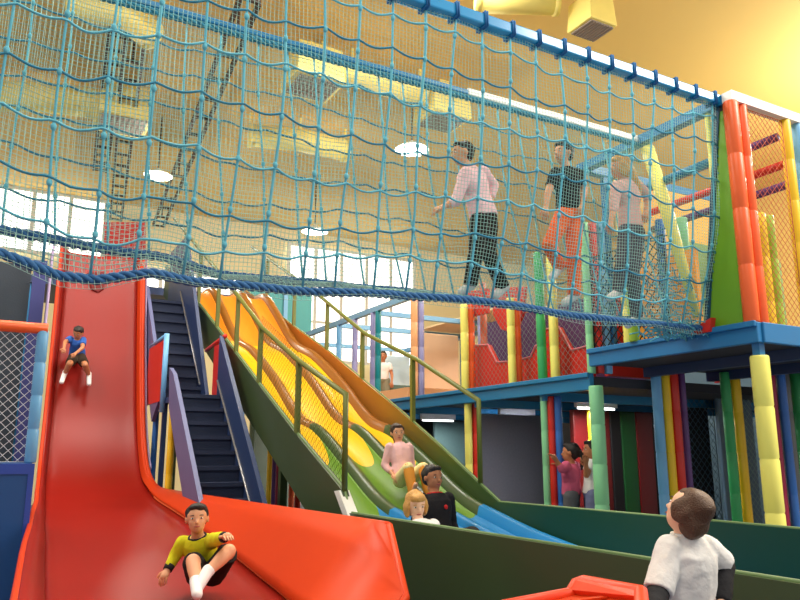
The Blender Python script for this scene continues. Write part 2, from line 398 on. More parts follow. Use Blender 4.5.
ed = MB(); ed.tube([(XL, y, z) for y, z in GL], .013, 6); ed.tube([(XR, y, z) for y, z in GR], .013, 6); ed.obj('wall_edging', EDGEGR, gs)
MB().prism([V((XL - .05, 6.06, 1.2)), V((XL - .05, 5.85, .99)), V((XL - .05, 5.95, .98)), V((XL - .05, 6.16, 1.19))], (.1, 0, 0)).obj('foot_plate', WHITEPAD, gs)['label'] = 'white foot plate'
for y in (13.5, 10.5, 8.0):
    for x in (XL + .15, XR - .15): MB().bar((x, y, 0), (x, y, bed_green(y) - .03), .08, .08).obj('support_leg', SLGREEN, gs)
def rail(label, x, top, line, ys, endp):
    t = thing('handrail', label, 'handrail', (x, endp[0], lerp_tab(top, endp[0])), 'olive handrails on the wave slide')
    a = [V((x, y, z)) for y, z in line]
    MB().tube(a + [V((x, endp[0] - .0, endp[1]))], .028, 8).obj('top_rail', RAILGR, t)
    for y in ys:
        MB().bar((x, y, lerp_tab(top, y) - .02), (x, y, lerp_tab(line, y)), .05, .05).obj('baluster', RAILGR, t)
    return t
rl = rail('olive steel handrail along the left edge of the wave slide', XL, GL, [(14, 5.95), (9.88, 3.78), (8.47, 3.0), (7.25, 2.47), (6.05, 2.03)], [12.9, 11.7, 10.5, 9.5, 8.5, 7.22], (6.05, 1.18))
rail('olive steel handrail along the right edge of the wave slide', XR, GR, [(14.5, 5.75), (10.98, 4.1), (9.12, 3.15), (7.67, 2.62), (6.42, 2.06)], [13.4, 11.9, 10.45, 9.2, 7.8], (6.42, 1.22))
def diag_net(name, o, u, vv, cell, r, m, parent=None, n=3, label=None, cat_='net', square=False, group=None):
    """diamond or square netting stretched over the parallelogram o, u, v"""
    o = V(o); u = V(u); vv = V(vv); lu, lv = u.length, vv.length; eu, ev = u / lu, vv / lv; mb = MB()
    if square:
        k = max(1, round(lu / cell))
        for i in range(k + 1): mb.tube([o + u * i / k, o + u * i / k + vv], r, n, cap=False)
        k = max(1, round(lv / cell))
        for i in range(k + 1): mb.tube([o + vv * i / k, o + vv * i / k + u], r, n, cap=False)
    else:
        c = -lv
        while c < lu:
            a0 = max(0, -c); a1 = min(lv, lu - c)
            if a1 > a0:
                mb.tube([o + eu * (c + a0) + ev * a0, o + eu * (c + a1) + ev * a1], r, n, cap=False)
                mb.tube([o + eu * (lu - c - a0) + ev * a0, o + eu * (lu - c - a1) + ev * a1], r, n, cap=False)
            c += cell * 1.414
        for q in ((o, o + u), (o + vv, o + u + vv), (o, o + vv), (o + u, o + u + vv)): mb.tube(q, r * 1.3, n)
    if parent is not None: return mb.obj(name, m, parent)
    ob = mb.obj(name, m, None, origin=o); return tag(ob, label, cat_, group)
for a, bb in ((6.08, 7.2), (7.24, 8.48)):
    za, zb = lerp_tab(GL, a), lerp_tab(GL, bb)
    diag_net('rail_netting', (XL + .0, a, za + .03), (0, bb - a, zb - za), (0, 0, .78), .05, .0016, mat('green_twine', (66, 84, 30), .8), rl)

# ------------------------------------------------------------------ stairs
st = thing('staircase', 'narrow navy blue staircase in two flights between the two slides', 'stairs', (2.4, 9, 0))
SX0, SX1 = 2.06, 2.58
def flight(y0, z0, y1, z1, n):
    dy = (y1 - y0) / n; dz = (z1 - z0) / n
    for i in range(n):
        y = y0 + dy * i; z = z0 + dz * (i + 1)
        MB().prism([V((SX0, a, b)) for a, b in ((y, z), (y + dy + .04, z), (y + dy + .04, z - .045), (y + .05, z - .045), (y + .05, z - dz), (y + .03, z - dz), (y + .03, z - .045), (y, z - .045))], (SX1 - SX0, 0, 0)).obj('tread', NAVYDK, st)
flight(7.1, .0, 9.5, 2.24, 13)
MB().box(SX0, SX1, 9.5, 10.35, 2.17, 2.24).obj('landing', NAVY, st)
flight(10.35, 2.24, 12.0, 3.9, 9)
MB().box(SX0, SX1, 12.0, 14.55, 3.83, 3.9).obj('landing', NAVY, st)
LILB = mat('slate_lilac_board', (98, 104, 148), .5)
def spanel(x, poly, th, m, label=None):
    o = MB().prism([V((x, y, z)) for y, z in poly], (th, 0, 0)).obj('side_panel', m, st)
    if label: o['label'] = label
spanel(2.58, [(9.53, 3.03), (7.55, 1.0), (6.9, .3), (6.9, 0), (7.2, 0), (9.53, 2.05)], .05, NAVY)
spanel(2.01, [(9.75, 2.6), (9.5, 2.5), (8.36, 1.46), (7.0, .2), (7.0, 0), (7.6, .0), (8.98, 1.42), (9.63, 2.08)], .05, LILB, 'slate lilac outer board')
spanel(2.58, [(10.09, 2.3), (11.29, 4.15), (11.9, 5.0), (13, 5.0), (13, 3.7), (11.95, 3.65), (10.3, 2.0)], .05, NAVY)
spanel(2.01, [(10.2, 2.3), (11.9, 4.12), (12.6, 4.3), (12.6, 3.5), (11.9, 3.3), (10.7, 1.95)], .05, LILB, 'slate lilac outer board')
MB().tube([(2.572, 7.1, .2), (2.572, 9.5, 2.44)], .014, 6).obj('metal_trim', STEEL, st); MB().tube([(2.572, 10.4, 2.46), (2.572, 12.0, 4.1)], .014, 6).obj('metal_trim', STEEL, st)
MB().box(2.005, 2.035, 10.2, 11.2, 2.2, 3.02).obj('landing_guard', RED, st)['label'] = 'red guard panel'
MB().box(2.64, 2.67, 9.55, 10.0, 2.2, 2.95).obj('landing_guard', RED, st)['label'] = 'red guard panel'
MB().tube([(2.03, 10.16, 3.08), (2.03, 11.26, 3.06)], .028, 8).obj('guard_rail', LTBLUE, st)['label'] = 'light blue padded rail'
MB().tube([(2.65, 9.5, 3.03), (2.65, 10.45, 2.95)], .028, 8).obj('guard_rail', RED, st)['label'] = 'red padded rail'
MB().tube([(2.03, 10.14, 2.05), (2.03, 10.14, 3.1)], .035, 10).obj('newel_post', LTBLUE, st)['label'] = 'light blue newel post'
for x in (2.1, 2.54):
    MB().bar((x, 10.3, 0), (x, 10.3, 2.17), .06, .06).obj('support_leg', NAVY, st); MB().bar((x, 14.2, 0), (x, 14.2, 3.83), .06, .06).obj('support_leg', NAVY, st)

# ------------------------------------------------------------------ foam padded posts
def post(label, x, y, z0, z1, pd, r=.06, group=None, core=STEELBLUE, seg=.42, top=.0):
    t = thing('padded_post', label, 'padded post', (x, y, z0), group)
    m = MB(); pts = []; rs = []; z = z0; n = max(1, round((z1 - top - z0) / seg)); h = (z1 - top - z0) / n
    for i in range(n):
        for a, b in ((0, .93), (.014, 1), (h - .014, 1), (h, .93)): pts.append((x, y, z0 + h * i + a + (0 if a else .001))); rs.append(r * b)
    m.tube(pts, rs, 12); m.obj('foam_sleeve', pd, t)
    MB().bar((x, y, z0), (x, y, z1), r * .9, r * .9).obj('steel_core', core, t)
    return t
# ------------------------------------------------------------------ the two level play structure on the right
SXF = 5.5
pl = tag(MB().box(5.4, 12.88, 3.6, 14, 0, .22).obj('padded_plinth', GREYPAD, None, origin=(9, 9, 0)), 'low grey padded plinth under the play structure behind the green wall', 'plinth')
D2 = thing('upper_deck', 'blue edged deck reached by the net bridge at the right corner', 'platform', (7, 4.8, 2.4), )
MB().box(SXF, 11, 3.83, 5.72, 2.42, 2.55).obj('deck_board', mat('dark_deck_board', (36, 38, 50), .6), D2)
MB().box(SXF - .06, SXF, 3.80, 5.76, 2.40, 2.57).box(SXF, 11, 3.78, 3.83, 2.40, 2.57).box(SXF - .09, SXF - .06, 3.8, 5.76, 2.53, 2.58).obj('fascia_beam', STEELBLUE, D2, bevel=.008)
for x in (6.2, 7.2, 8.2, 9.2): MB().box(x - .04, x + .04, 3.85, 5.7, 2.32, 2.42).obj('joist', NAVY, D2)
D1 = thing('middle_deck', 'long blue edged deck behind the wave slide under the red panels', 'platform', (7, 9, 2.2))
MB().box(SXF, 11, 5.76, 13.6, 2.2, 2.3).obj('deck_board', mat('dark_deck_board', (36, 38, 50), .6), D1)
MB().box(SXF - .06, SXF, 5.76, 13.6, 2.16, 2.33).box(SXF - .09, SXF - .06, 5.76, 13.6, 2.29, 2.34).obj('fascia_beam', TEALSTEEL, D1, bevel=.008)
for y in (6.6, 7.9, 9.5, 11): MB().box(SXF, 11, y - .04, y + .04, 2.1, 2.2).obj('joist', TEALSTEEL, D1)
MB().box(SXF + .02, 7.6, 9.7, 13.5, 2.34, 2.5).obj('orange_kerb', PEACH, None)
o = bpy.data.objects['orange_kerb']; o.name = 'padded_mat'; tag(o, 'pale orange foam mat at the far end of the middle deck', 'mat')
# corner post and lower posts
post('yellow foam padded post carrying the near corner of the blue deck', SXF + .03, 3.87, .22, 2.42, PALEYEL, .075, 'padded posts below the decks', top=.12)
post('mint green foam padded post under the step between the two decks', SXF, 5.74, .22, 2.2, MINT, .075, 'padded posts below the decks')
def trio(labels, x, y, z0, z1, pads, dx, dy, grp, r=.055):
    for i, (lb, p) in enumerate(zip(labels, pads)): post(lb, x + dx * i, y + dy * i, z0, z1, p, r, grp)
G1 = 'padded posts below the decks'; G2 = 'padded posts on the decks'
trio(['pale green foam post, left of the tight trio beside the two girls', 'red foam post, middle of the tight trio beside the two girls', 'blue foam post touched by the girl in pink'], 5.54, 6.62, .22, 2.15, [MINT, RED, BLUE], .05, -.06, G1, .042)
post('narrow yellow foam post behind the girl in pink', 6.6, 7.0, .22, 2.15, GOLD, .05, G1)
trio(['yellow foam post behind the end post of the right olive handrail', 'red foam post behind the end post of the right olive handrail'], 5.52, 8.12, .22, 2.16, [PALEYEL, RED], .1, -.03, G1, .05)
trio(['blue foam post, left of the blue yellow and red trio under the deck', 'yellow foam post, middle of the blue yellow and red trio under the deck', 'red foam post, right of the blue yellow and red trio under the deck'], 6.3, 5.66, .22, 2.4, [LTBLUE, GOLD, RED], .11, -.02, G1)
post('purple foam post tight beside the red post under the deck', 6.65, 5.62, .22, 2.4, PURPLE, .04, G1)
trio(['green foam post beside a yellow one behind the child in white', 'yellow foam post right of a green one behind the child in white'], 7.15, 5.45, .22, 2.4, [GREEN, GOLD], .13, -.03, G1, .055)
trio(['crimson foam post left of the yellow corner post', 'dark blue foam post just left of the yellow corner post'], 7.3, 5.0, .22, 2.4, [CRIMSON, BLUE], .1, -.05, G1, .045)
trio(['grey foam post right of the yellow corner post', 'green foam post right of the yellow corner post', 'blue foam post right of the yellow corner post', 'teal foam post at the right edge of the picture'], 7.95, 5.3, .22, 2.42, [GREYPAD, GREEN, BLUE, pad('teal', (0, 130, 140))], .22, -.02, G1, .075)
# back wall of the undercroft: upright padded boards and mesh screens
def board(label, x0, x1, y, z0, z1, m, th=.08, name='padded_board', grp='upright padded boards below the decks', c='padded board'):
    b = MB().box(x0, x1, y, y + th, z0, z1).obj(name, m, None, origin=((x0 + x1) / 2, y, z0), bevel=.015); return tag(b, label, c, grp)
yb = 7.4
xs = [P(px, 440, Y=yb).x for px in (574, 601, 611, 622, 637, 654, 664)]
for x0, x1, m, lb in zip(xs, xs[1:], [DKRED, pad('maroon', (96, 30, 30)), BLACKPAD, DKGREEN, DKRED, BLACKPAD],
        ['dark red upright board behind the girl in the white top', 'maroon upright board right of the mint green post', 'black upright board between the maroon and green boards', 'dark green upright board under the deck', 'dark red upright board right of the dark green board', 'black upright board behind the blue yellow and red trio']):
    board(lb, x0 + .005, x1 - .005, yb, .22, 2.08, m)
board('dark grey slate screen left of the pale green red and blue trio', 6.2, 6.2 + 1.3, 8.8, .22, 2.08, mat('slate_mesh_screen', (140, 142, 158), .7, .12, 30, .4, 90), .06, 'mesh_screen', None, 'screen')
board('tall slate blue screen under the far deck by the olive rail end', 6.9, 8.6, 11.2, .22, 2.08, mat('muted_teal_screen', (84, 112, 112), .7, .12, 30, .4, 90), .06, 'mesh_screen', None, 'screen')
board('pale lit board beside the slate screen under the middle deck', P(481, 440, Y=9.3).x, P(492, 440, Y=9.3).x, 9.3, .22, 2.08, WHITEPAD, .06, 'wall_board', None, 'board')
board('dark blue upright board left of the slate screen', P(494, 440, Y=8.9).x, P(503, 440, Y=8.9).x, 8.9, .22, 2.08, NAVY, .06, 'wall_board', None, 'board')
board('grey upright board left of the black netting under the deck', P(668, 440, Y=6.6).x, P(689, 440, Y=6.6).x, 6.6, .22, 2.3, mat('grey_green_board', (96, 110, 112), .6, .08, 4), .06, 'wall_board', None, 'board')
xa, xb_ = P(690, 440, Y=6.5).x, P(717, 440, Y=6.5).x
board('black upright board behind diamond netting under the deck', xa, xb_, 6.6, .22, 2.3, BLACKPAD, .06, 'wall_board', None, 'board')
diag_net('diamond_net', (xa, 6.52, .22), (xb_ - xa, 0, 0), (0, 0, 2.1), .07, .005, SLATE, None, label='slate grey diamond net over the black board under the deck', group=None)
xa, xb_ = P(728, 440, Y=6.2).x, P(752, 440, Y=6.2).x
board('slate blue upright board left of the crimson post', xa, xb_ + .2, 6.3, .22, 2.3, SLATE, .06, 'wall_board', None, 'board')
diag_net('diamond_net', (xa, 6.2, .22), (xb_ - xa + .2, 0, 0), (0, 0, 2.1), .06, .0035, GREYTW, None, label='grey diamond net over the slate blue board under the deck')
board('deep blue padded backboard at the right edge under the deck', P(775, 440, Y=6.5).x, 12.85, 6.5, .22, 2.3, pad('deep_blue', (24, 66, 110)), .06, 'wall_board', None, 'board')
diag_net('diamond_net', (8.0, 4.9, .22), (2.5, 0, 0), (0, 0, 2.15), .06, .003, mat('teal_twine', (60, 150, 160), .8), None, label='teal diamond net at the right edge under the deck')
tag(MB().bar(P(716, 378, Y=5.9), P(752, 368, Y=5.9), .07, .12).obj('cross_pad', RED, None, origin=P(734, 373, Y=5.9)), 'red foam cross pad high under the deck left of the yellow corner post', 'pad')
board('black rear wall board closing the space under the middle deck', 5.7, 12.85, 13.64, .22, 2.3, BLACKPAD, .08, 'wall_board', None, 'board')
board('dark end wall board closing the far side below the decks', 11.2, 12.9, 5.0, .22, 2.2, BLACKPAD, .06, 'wall_board', None, 'board')
tag(MB().box(12.9, 12.98, 3.65, 13.3, .22, 3.4).obj('wall_board', SLATE, None, origin=(12.9, 8, .22)), 'slate end board deep below the decks at the right', 'board')
TUBE = mat('lit_fluorescent_tube', (250, 252, 255), .4, .01, emit=4)
for lb, x, y in (('lit fluorescent tube under the middle deck near the girls', 6.6, 6.9), ('lit fluorescent tube under the middle deck behind the olive rail end', 7.0, 9.0), ('lit fluorescent tube under the far end of the middle deck', 6.6, 10.6)):
    t = thing('tube_light', lb, 'lamp', (x, y, 2.1), 'fluorescent tubes under the middle deck')
    MB().tube([(x - .3, y, 2.06), (x + .3, y, 2.06)], .013, 8).obj('tube', TUBE, t); MB().box(x - .33, x + .33, y - .03, y + .03, 2.075, 2.2).obj('housing', WHITEPAD, t)
    ld = bpy.data.lights.new('tube_glow', 'AREA'); ld.shape = 'RECTANGLE'; ld.size = .6; ld.size_y = .04; ld.energy = 34; lo = bpy.data.objects.new('tube_glow', ld); COL.objects.link(lo); lo.location = (x, y, 2.03)
for lb, x, y in ():
    t = thing('tube_light', lb, 'lamp', (x, y, 2.3), 'fluorescent tubes under the decks')
    MB().tube([(x - .45, y, 2.30), (x + .45, y, 2.30)], .02, 8).obj('tube', TUBE, t); MB().box(x - .5, x + .5, y - .04, y + .04, 2.32, 2.42).obj('housing', WHITEPAD, t)
    ld = bpy.data.lights.new('tube_glow', 'AREA'); ld.shape = 'RECTANGLE'; ld.size = .9; ld.size_y = .05; ld.energy = 16; lo = bpy.data.objects.new('tube_glow', ld); COL.objects.link(lo); lo.location = (x, y, 2.27)
# upper posts of the middle deck
trio(['green foam post standing at the step between the decks', 'red foam post standing at the step between the decks', 'pale blue foam post standing at the step between the decks'], 5.55, 5.84, 2.34, 4.0, [MINT, RED, LTBLUE], .09, -.03, G2, .045)
trio(['green foam post on the middle deck in front of the right red panel', 'yellow foam post on the middle deck in front of the right red panel'], 5.54, 6.62, 2.34, 3.85, [GREEN, PALEYEL], .07, -.14, G2, .055)
trio(['yellow foam post in front of the round hanging red shape', 'orange foam post in front of the round hanging red shape'], 5.54, 7.18, 2.34, 3.4, [PALEYEL, ORANGE], .09, 0, G2, .05)
trio(['yellow foam post at the left end of the red panels', 'orange red foam post at the left end of the red panels'], 5.54, 8.2, 2.34, 3.5, [PALEYEL, ORANGE], .1, 0, G2, .055)
trio(['pale orange foam post at the near corner of the far pale blue frame', 'lilac foam post at the near corner of the far pale blue frame'], 5.54, 9.55, 2.34, 3.84, [PEACH, LILAC], .11, .0, G2, .055)
post('grey lilac foam post right of the peach board on the middle deck', 6.6, 9.3, 2.34, 3.84, LILAC, .06, G2)
post('terracotta foam post behind the left end of the red panels', 6.0, 8.4, 2.34, 3.9, pad('terracotta', (200, 110, 80)), .05, G2)
def at_y(px): return P(px, 340, X=SXF).y
for lb, px, m in (('pale lilac foam post of the far frame near the boy in white', 371, LILAC), ('teal post beside the pale lilac post of the far frame', 376, pad('teal', (0, 130, 140))), ('lilac foam post, third from the near corner of the far frame', 353, LILAC), ('pale blue foam post at the far end of the far frame', 337, LTBLUE)):
    y = at_y(px); post(lb, SXF + .04, y, 2.34, 3.84, m, .05, G2)
fr = thing('canopy_frame', 'pale blue steel roof frame over the far end of the middle deck', 'frame', (6.5, 12, 3.84))
MB().box(SXF, SXF + .08, 9.5, 15, 3.84, 3.93).obj('long_beam', SKYSTEEL, fr); MB().box(8.4, 8.5, 9.5, 15, 3.84, 3.93).obj('long_beam', SKYSTEEL, fr)
for y in (9.5, 11.05, 12.5, 14.9): MB().box(SXF + .08, 8.4, y, y + .08, 3.84, 3.92).obj('cross_beam', SKYSTEEL, fr)
for y in (9.55, 12.55, 14.9): MB().box(8.41, 8.49, y, y + .08, 2.3 if y < 13.6 else 0, 3.84).obj('rear_post', TEALSTEEL, fr)
MB().box(SXF, SXF + .08, 14.9, 14.98, 0, 3.84).obj('rear_post', SKYSTEEL, fr)
MB().box(7.4, 8.4, 9.5, 12.5, 3.93, 3.96).obj('roof_sheet', mat('cream_translucent_sheet', (238, 215, 170), .6), fr)
board('peach board standing on the middle deck right of the far frame', 6.5, 7.3, 11.0, 2.34, 3.6, mat('tan_panel', (190, 160, 130), .6), .06, 'wall_board', None, 'board')
board('pale blue board at the rear of the far frame behind the boy in white', 7.0, 7.6, 13.3, 2.34, 3.5, mat('ice_blue_panel', (190, 215, 230), .5), .06, 'wall_board', None, 'board')
board('grey green low pad behind the boy in white on the far deck', 6.65, 7.3, 12.3, 2.5, 2.8, mat('grey_green_pad', (82, 108, 100), .6), .3, 'foam_block', None, 'foam block')
# red panels with purple behind
XP = 5.78
def rp_poly(pts): return [P(450 + a * .1875, 300 + b * .1876, X=XP) for a, b in pts]
def cut(label, pts, m=RED):
    poly = rp_poly(pts); c = sum(poly, V()) / len(poly)
    t = thing('cutout_panel', label, 'panel', (c.x, c.y, min(p.z for p in poly)), 'red cut out panels')
    MB().prism(poly, (.06, 0, 0)).obj('panel_board', m, t, bevel=.012)
    MB().tube([p + V((-.005, 0, 0)) for p in poly[:-2]], .014, 6).obj('lilac_edge' if 0 else 'edge_trim', mat('pale_red_trim', (214, 110, 120), .5), t)
    return t
def foot(a): # pixel row of the deck line at this column
    y = P(450 + a * .1875, 380, X=XP).y
    lo, hi = 150, 700
    for _ in range(40):
        mid = (lo + hi) / 2
        if P(450 + a * .1875, 300 + mid * .1876, X=XP).z > 2.34: lo = mid
        else: hi = mid
    return lo
cut('red cut out panel with a sloped notch left of the round hanging shape', [(100, 245), (205, 238), (250, 332), (350, 325), (350, foot(350)), (100, foot(100))])
cut('red cut out panel with a curved notch between yellow and green posts', [(356, 322), (432, 304), (458, 245), (480, 240), (480, foot(480)), (356, foot(356))])
cut('red cut out panel with a pointed top on the middle deck at the right', [(486, 160), (582, 143), (648, 268), (760, 240), (760, foot(760)), (486, foot(486))])
h = thing('hanging_panel', 'round bottomed red panel hanging above the notches of the red panels', 'panel', P(530, 320, X=XP - .02))
MB().prism([P(450 + a * .1875, 300 + b * .1876, X=XP - .02) for a, b in [(235, -60), (245, 80), (285, 158), (330, 172), (372, 158), (405, 70), (415, -70)]], (-.05, 0, 0)).obj('panel_board', RED, h, bevel=.01)
h = thing('hanging_panel', 'red wedge panel hanging at the left end of the red panels', 'panel', P(470, 312, X=XP - .02))
MB().prism([P(450 + a * .1875, 300 + b * .1876, X=XP - .02) for a, b in [(95, -40), (95, 100), (215, 72), (215, -60)]], (-.05, 0, 0)).obj('panel_board', RED, h, bevel=.01)
board_y0, board_y1 = 5.95, 9.1
tag(MB().box(6.5, 6.58, board_y0, board_y1, 2.34, 3.45).obj('purple_backboard', mat('deep_purple_vinyl', (74, 44, 92), .5, .1, 4), None, origin=(6.5, 7, 2.34)), 'deep purple backboard behind the red cut out panels', 'board')
tag(MB().box(5.85, 6.5, 5.9, 5.96, 2.34, 3.45).obj('end_board', RED, None, origin=(6.2, 5.9, 2.34)), 'red end board closing the purple room beside the step', 'board')
diag_net('diamond_net', (5.64, 5.95, 2.34), (0, 2.3, 0), (0, 0, 1.55), .06, .0022, GREYTW, None, label='fine grey diamond net in front of the red cut out panels')
# first bay: black diamond net over an orange board
tag(MB().box(5.95, 6.0, 4.75, 5.75, 2.57, 3.5).obj('orange_board', mat('orange_vinyl_sheet', (240, 165, 50), .5), None, origin=(5.95, 5.2, 2.57)), 'orange board behind the black diamond net on the corner deck', 'board')
diag_net('diamond_net', (5.52, 4.75, 2.57), (0, 1.0, 0), (0, 0, 1.0), .075, .007, BLACKTW, None, label='black diamond net in front of the orange board on the corner deck')
# the corner tower
post('orange red foam post, left of the pair at the near corner of the tower', SXF - .02, 3.87, 2.57, 4.55, ORANGE, .065, G2, seg=.46)
post('orange red foam post, right of the pair at the near corner of the tower', SXF + .12, 3.87, 2.57, 4.55, ORANGE, .05, G2, seg=.46)
post('yellow foam post at the right of the tower doorway', 6.24, 3.87, 2.57, 4.55, GOLD, .05, G2)
post('pale blue foam post at the right edge beside the yellow tower post', 6.42, 3.87, 2.57, 4.55, LTBLUE, .05, G2)
def pin(px, py, y): return P(px, py, Y=y)
post('yellow foam post standing inside the tower doorway', pin(762, 240, 4.7).x, 4.7, 2.57, 4.0, GOLD, .06, G2)
post('lime green foam post standing inside the tower doorway', pin(771, 240, 4.7).x, 4.7, 2.57, 4.0, pad('bright_lime', (160, 195, 60)), .05, G2)
post('thin yellow foam post where the net bridge meets the tower', SXF, 4.12, 2.6, 4.55, PALEYEL, .03, G2)
post('mint green foam post behind the net at the tower mouth', 6.1, 5.0, 2.57, 3.9, MINT, .06, G2)
post('blue foam post behind the net at the tower mouth', 5.95, 5.15, 2.57, 3.9, BLUE, .05, G2)
post('yellow foam post at the rear of the tower mouth behind the children', 5.55, 5.28, 2.57, 4.5, PALEYEL, .06, G2)
post('lime foam post at the rear of the tower mouth behind the children', 5.42, 5.1, 2.57, 4.4, pad('bright_lime', (160, 195, 60)), .05, G2)
tf = thing('steel_frame', 'white topped steel frame around the top of the corner tower', 'frame', (6.3, 4.8, 4.56))
MB().box(SXF - .06, 8.2, 3.82, 3.92, 4.55, 4.64).obj('front_beam', mat('white_steel', (240, 238, 232), .4), tf)
MB().box(SXF - .05, SXF + .05, 3.92, 5.75, 4.55, 4.64).obj('side_beam', TEALSTEEL, tf)
MB().box(SXF - .06, 8.2, 5.7, 5.8, 4.55, 4.64).obj('rear_beam', STEELBLUE, tf)
for y, x in ((5.75, 5.8), (5.75, 8.1), (3.87, 8.1)): MB().bar((x, y, 2.55), (x, y, 4.55), .06, .06).obj('upright', STEELBLUE, tf)
for lb, z, y0, y1, m, x in (('blue padded cross tube between tower posts near the top', 4.42, 3.95, 5.6, PURPLE, 6.24), ('red padded cross tube inside the tower doorway', 4.16, 3.95, 5.6, RED, 6.3), ('purple padded cross tube below the red one inside the tower doorway', 3.98, 3.95, 5.6, PURPLE, 6.36), ('teal padded tube across the tower mouth above the bridge', 4.12, 4.15, 4.9, TEALSTEEL, 5.56)):
    tag(MB().tube([(x, y0, z), (x, y1, z)], .04, 10).obj('padded_tube', m, None, origin=(x, y0, z)), lb, 'padded tube', 'padded cross tubes in the tower')
diag_net('diamond_net', (5.68, 3.86, 2.57), (.5, 0, 0), (0, 0, 1.96), .05, .0028, REDTW, None, label='rust red diamond net filling the tower doorway')
diag_net('diamond_net', (6.48, 3.87, 2.57), (1.6, 0, 0), (0, 0, 1.96), .05, .0028, WHITETW, None, label='white diamond net at the right edge of the tower')
tag(MB().box(5.85, 8.1, 5.62, 5.66, 2.57, 4.5).obj('tower_backboard', mat('ochre_mesh_sheet', (224, 176, 84), .7, .1, 20), None, origin=(7, 5.62, 2.57)), 'ochre rear sheet of the corner tower', 'board')
tag(MB().box(6.2, 8.0, 5.2, 5.24, 2.57, 3.75).obj('green_sheet', mat('sage_mesh_sheet', (140, 170, 110), .7, .1, 20), None, origin=(7, 5.2, 2.57)), 'sage green sheet low inside the corner tower', 'board')
# lime side board, red wedge and slanted frame at the bridge mouth
fb, ft = V((SXF - .01, 4.30, 2.58)), V((SXF - .01, 3.99, 4.55))
tag(MB().prism([V((SXF - .03, 3.9, 2.57)), V((SXF - .03, 4.28, 2.57)), V((SXF - .03, 3.99, 4.5)), V((SXF - .03, 3.9, 4.5))], (.05, 0, 0)).obj('side_board', LIME, None, origin=(SXF, 4, 2.57)), 'lime green triangular board beside the orange red corner posts', 'board')
tag(MB().bar(ft, fb, .05, .07).obj('slanted_post', mat('dark_teal_steel', (10, 66, 96), .45), None, origin=fb), 'dark teal slanted post where the front net is laced to the tower', 'post')
tag(MB().prism([P(693, 336, X=SXF - .06), P(714, 332, X=SXF - .06), P(716, 318, X=SXF - .06), P(706, 324, X=SXF - .06)], (-.06, 0, 0)).obj('wedge_pad', RED, None, origin=P(705, 336, X=SXF - .06)), 'small red wedge pad under the net at the bridge mouth', 'pad')
sl = thing('slanted_pad', 'pale yellow slanted foam pad at the rear of the bridge mouth', 'padded post', (SXF, 4.5, 2.6))
MB().tube([V((SXF + .02, 4.86, 4.5)), V((SXF + .02, 4.66, 3.7)), V((SXF + .02, 4.44, 2.72))], [.065, .06, .035], 10).obj('foam_sleeve', PALEYEL, sl)
# ------------------------------------------------------------------ the net bridge
NX0, NX1 = -.7, SXF - .02
YF, YB, ZT = 4.0, 4.93, 4.57
FB = [(-.7, 2.62), (0, 2.53), (.28, 2.45), (.47, 2.45), (.75, 2.52), (1.0, 2.5), (1.6, 2.51), (2.3, 2.56), (3.1, 2.59), (4.0, 2.56), (5.0, 2.57), (5.5, 2.59)]
BBt = [(-.7, 2.80), (0, 2.72), (.4, 2.69), (.85, 2.68), (1.2, 2.61), (2.3, 2.64), (3.1, 2.65), (4.0, 2.62), (5.5, 2.65)]
def fbot(x): return lerp_tab(FB, x)
def bbot(x): return lerp_tab(BBt, x)
def front(x, s, off=0):
    zb = fbot(x) + .03; z = ZT + .02 - (ZT + .02 - zb) * s
    y = YF + .30 * s - .07 * math.sin(math.pi * s) * (1 + .25 * math.sin(x * 2.3)) + .012 * math.sin(x * 9 + s * 11)
    return V((x + .010 * math.sin(7 * s + x * 3.1), y - off, z + .008 * math.sin(x * 12 + s * 5)))
def back(x, s, off=0):
    zb = bbot(x) + .03; z = ZT - .02 - (ZT - .02 - zb) * s
    y = YB - .38 * s + .06 * math.sin(math.pi * s) * (1 + .25 * math.sin(x * 2.1 + 1)) + .012 * math.sin(x * 8 + s * 9)
    return V((x + .012 * math.sin(6 * s + x * 2.7), y + off, z + .008 * math.sin(x * 11 + s * 4)))
br = thing('net_bridge', 'long teal rope net bridge hanging across the top with children inside', 'net bridge', (2.4, 4.4, 2.4))
def sheet(fn, name, cell, r, m):
    mb = MB(); nx = int((NX1 - NX0) / cell); ns = int(2.05 / cell)
    for i in range(nx + 1):
        x = NX0 + (NX1 - NX0) * i / nx; mb.tube([fn(x, k / 22) for k in range(23)], r, 3, cap=False, smooth=False)
    for k in range(ns + 1): 
        s = k / ns; mb.tube([fn(NX0 + (NX1 - NX0) * i / 90, s) for i in range(91)], r, 3, cap=False, smooth=False)
    return mb.obj(name, m, br)
o = sheet(front, 'fine_net', .0265, .0017, MESHC); o['label'] = 'pale fine mesh of the front side'
o = sheet(back, 'fine_net', .03, .0013, MESHC); o['label'] = 'pale fine mesh of the back side'
mb = MB()
for i in range(150):
    x = NX0 + (NX1 - NX0) * i / 149; mb.tube([front(x, 1), front(x, 1).lerp(back(x, 1), .5) + V((0, 0, -.02)), back(x, 1)], .0025, 3, cap=False)
for k in range(1, 6):
    mb.tube([front(NX0 + (NX1 - NX0) * i / 90, 1).lerp(back(NX0 + (NX1 - NX0) * i / 90, 1), k / 6) for i in range(91)], .0025, 3, cap=False)
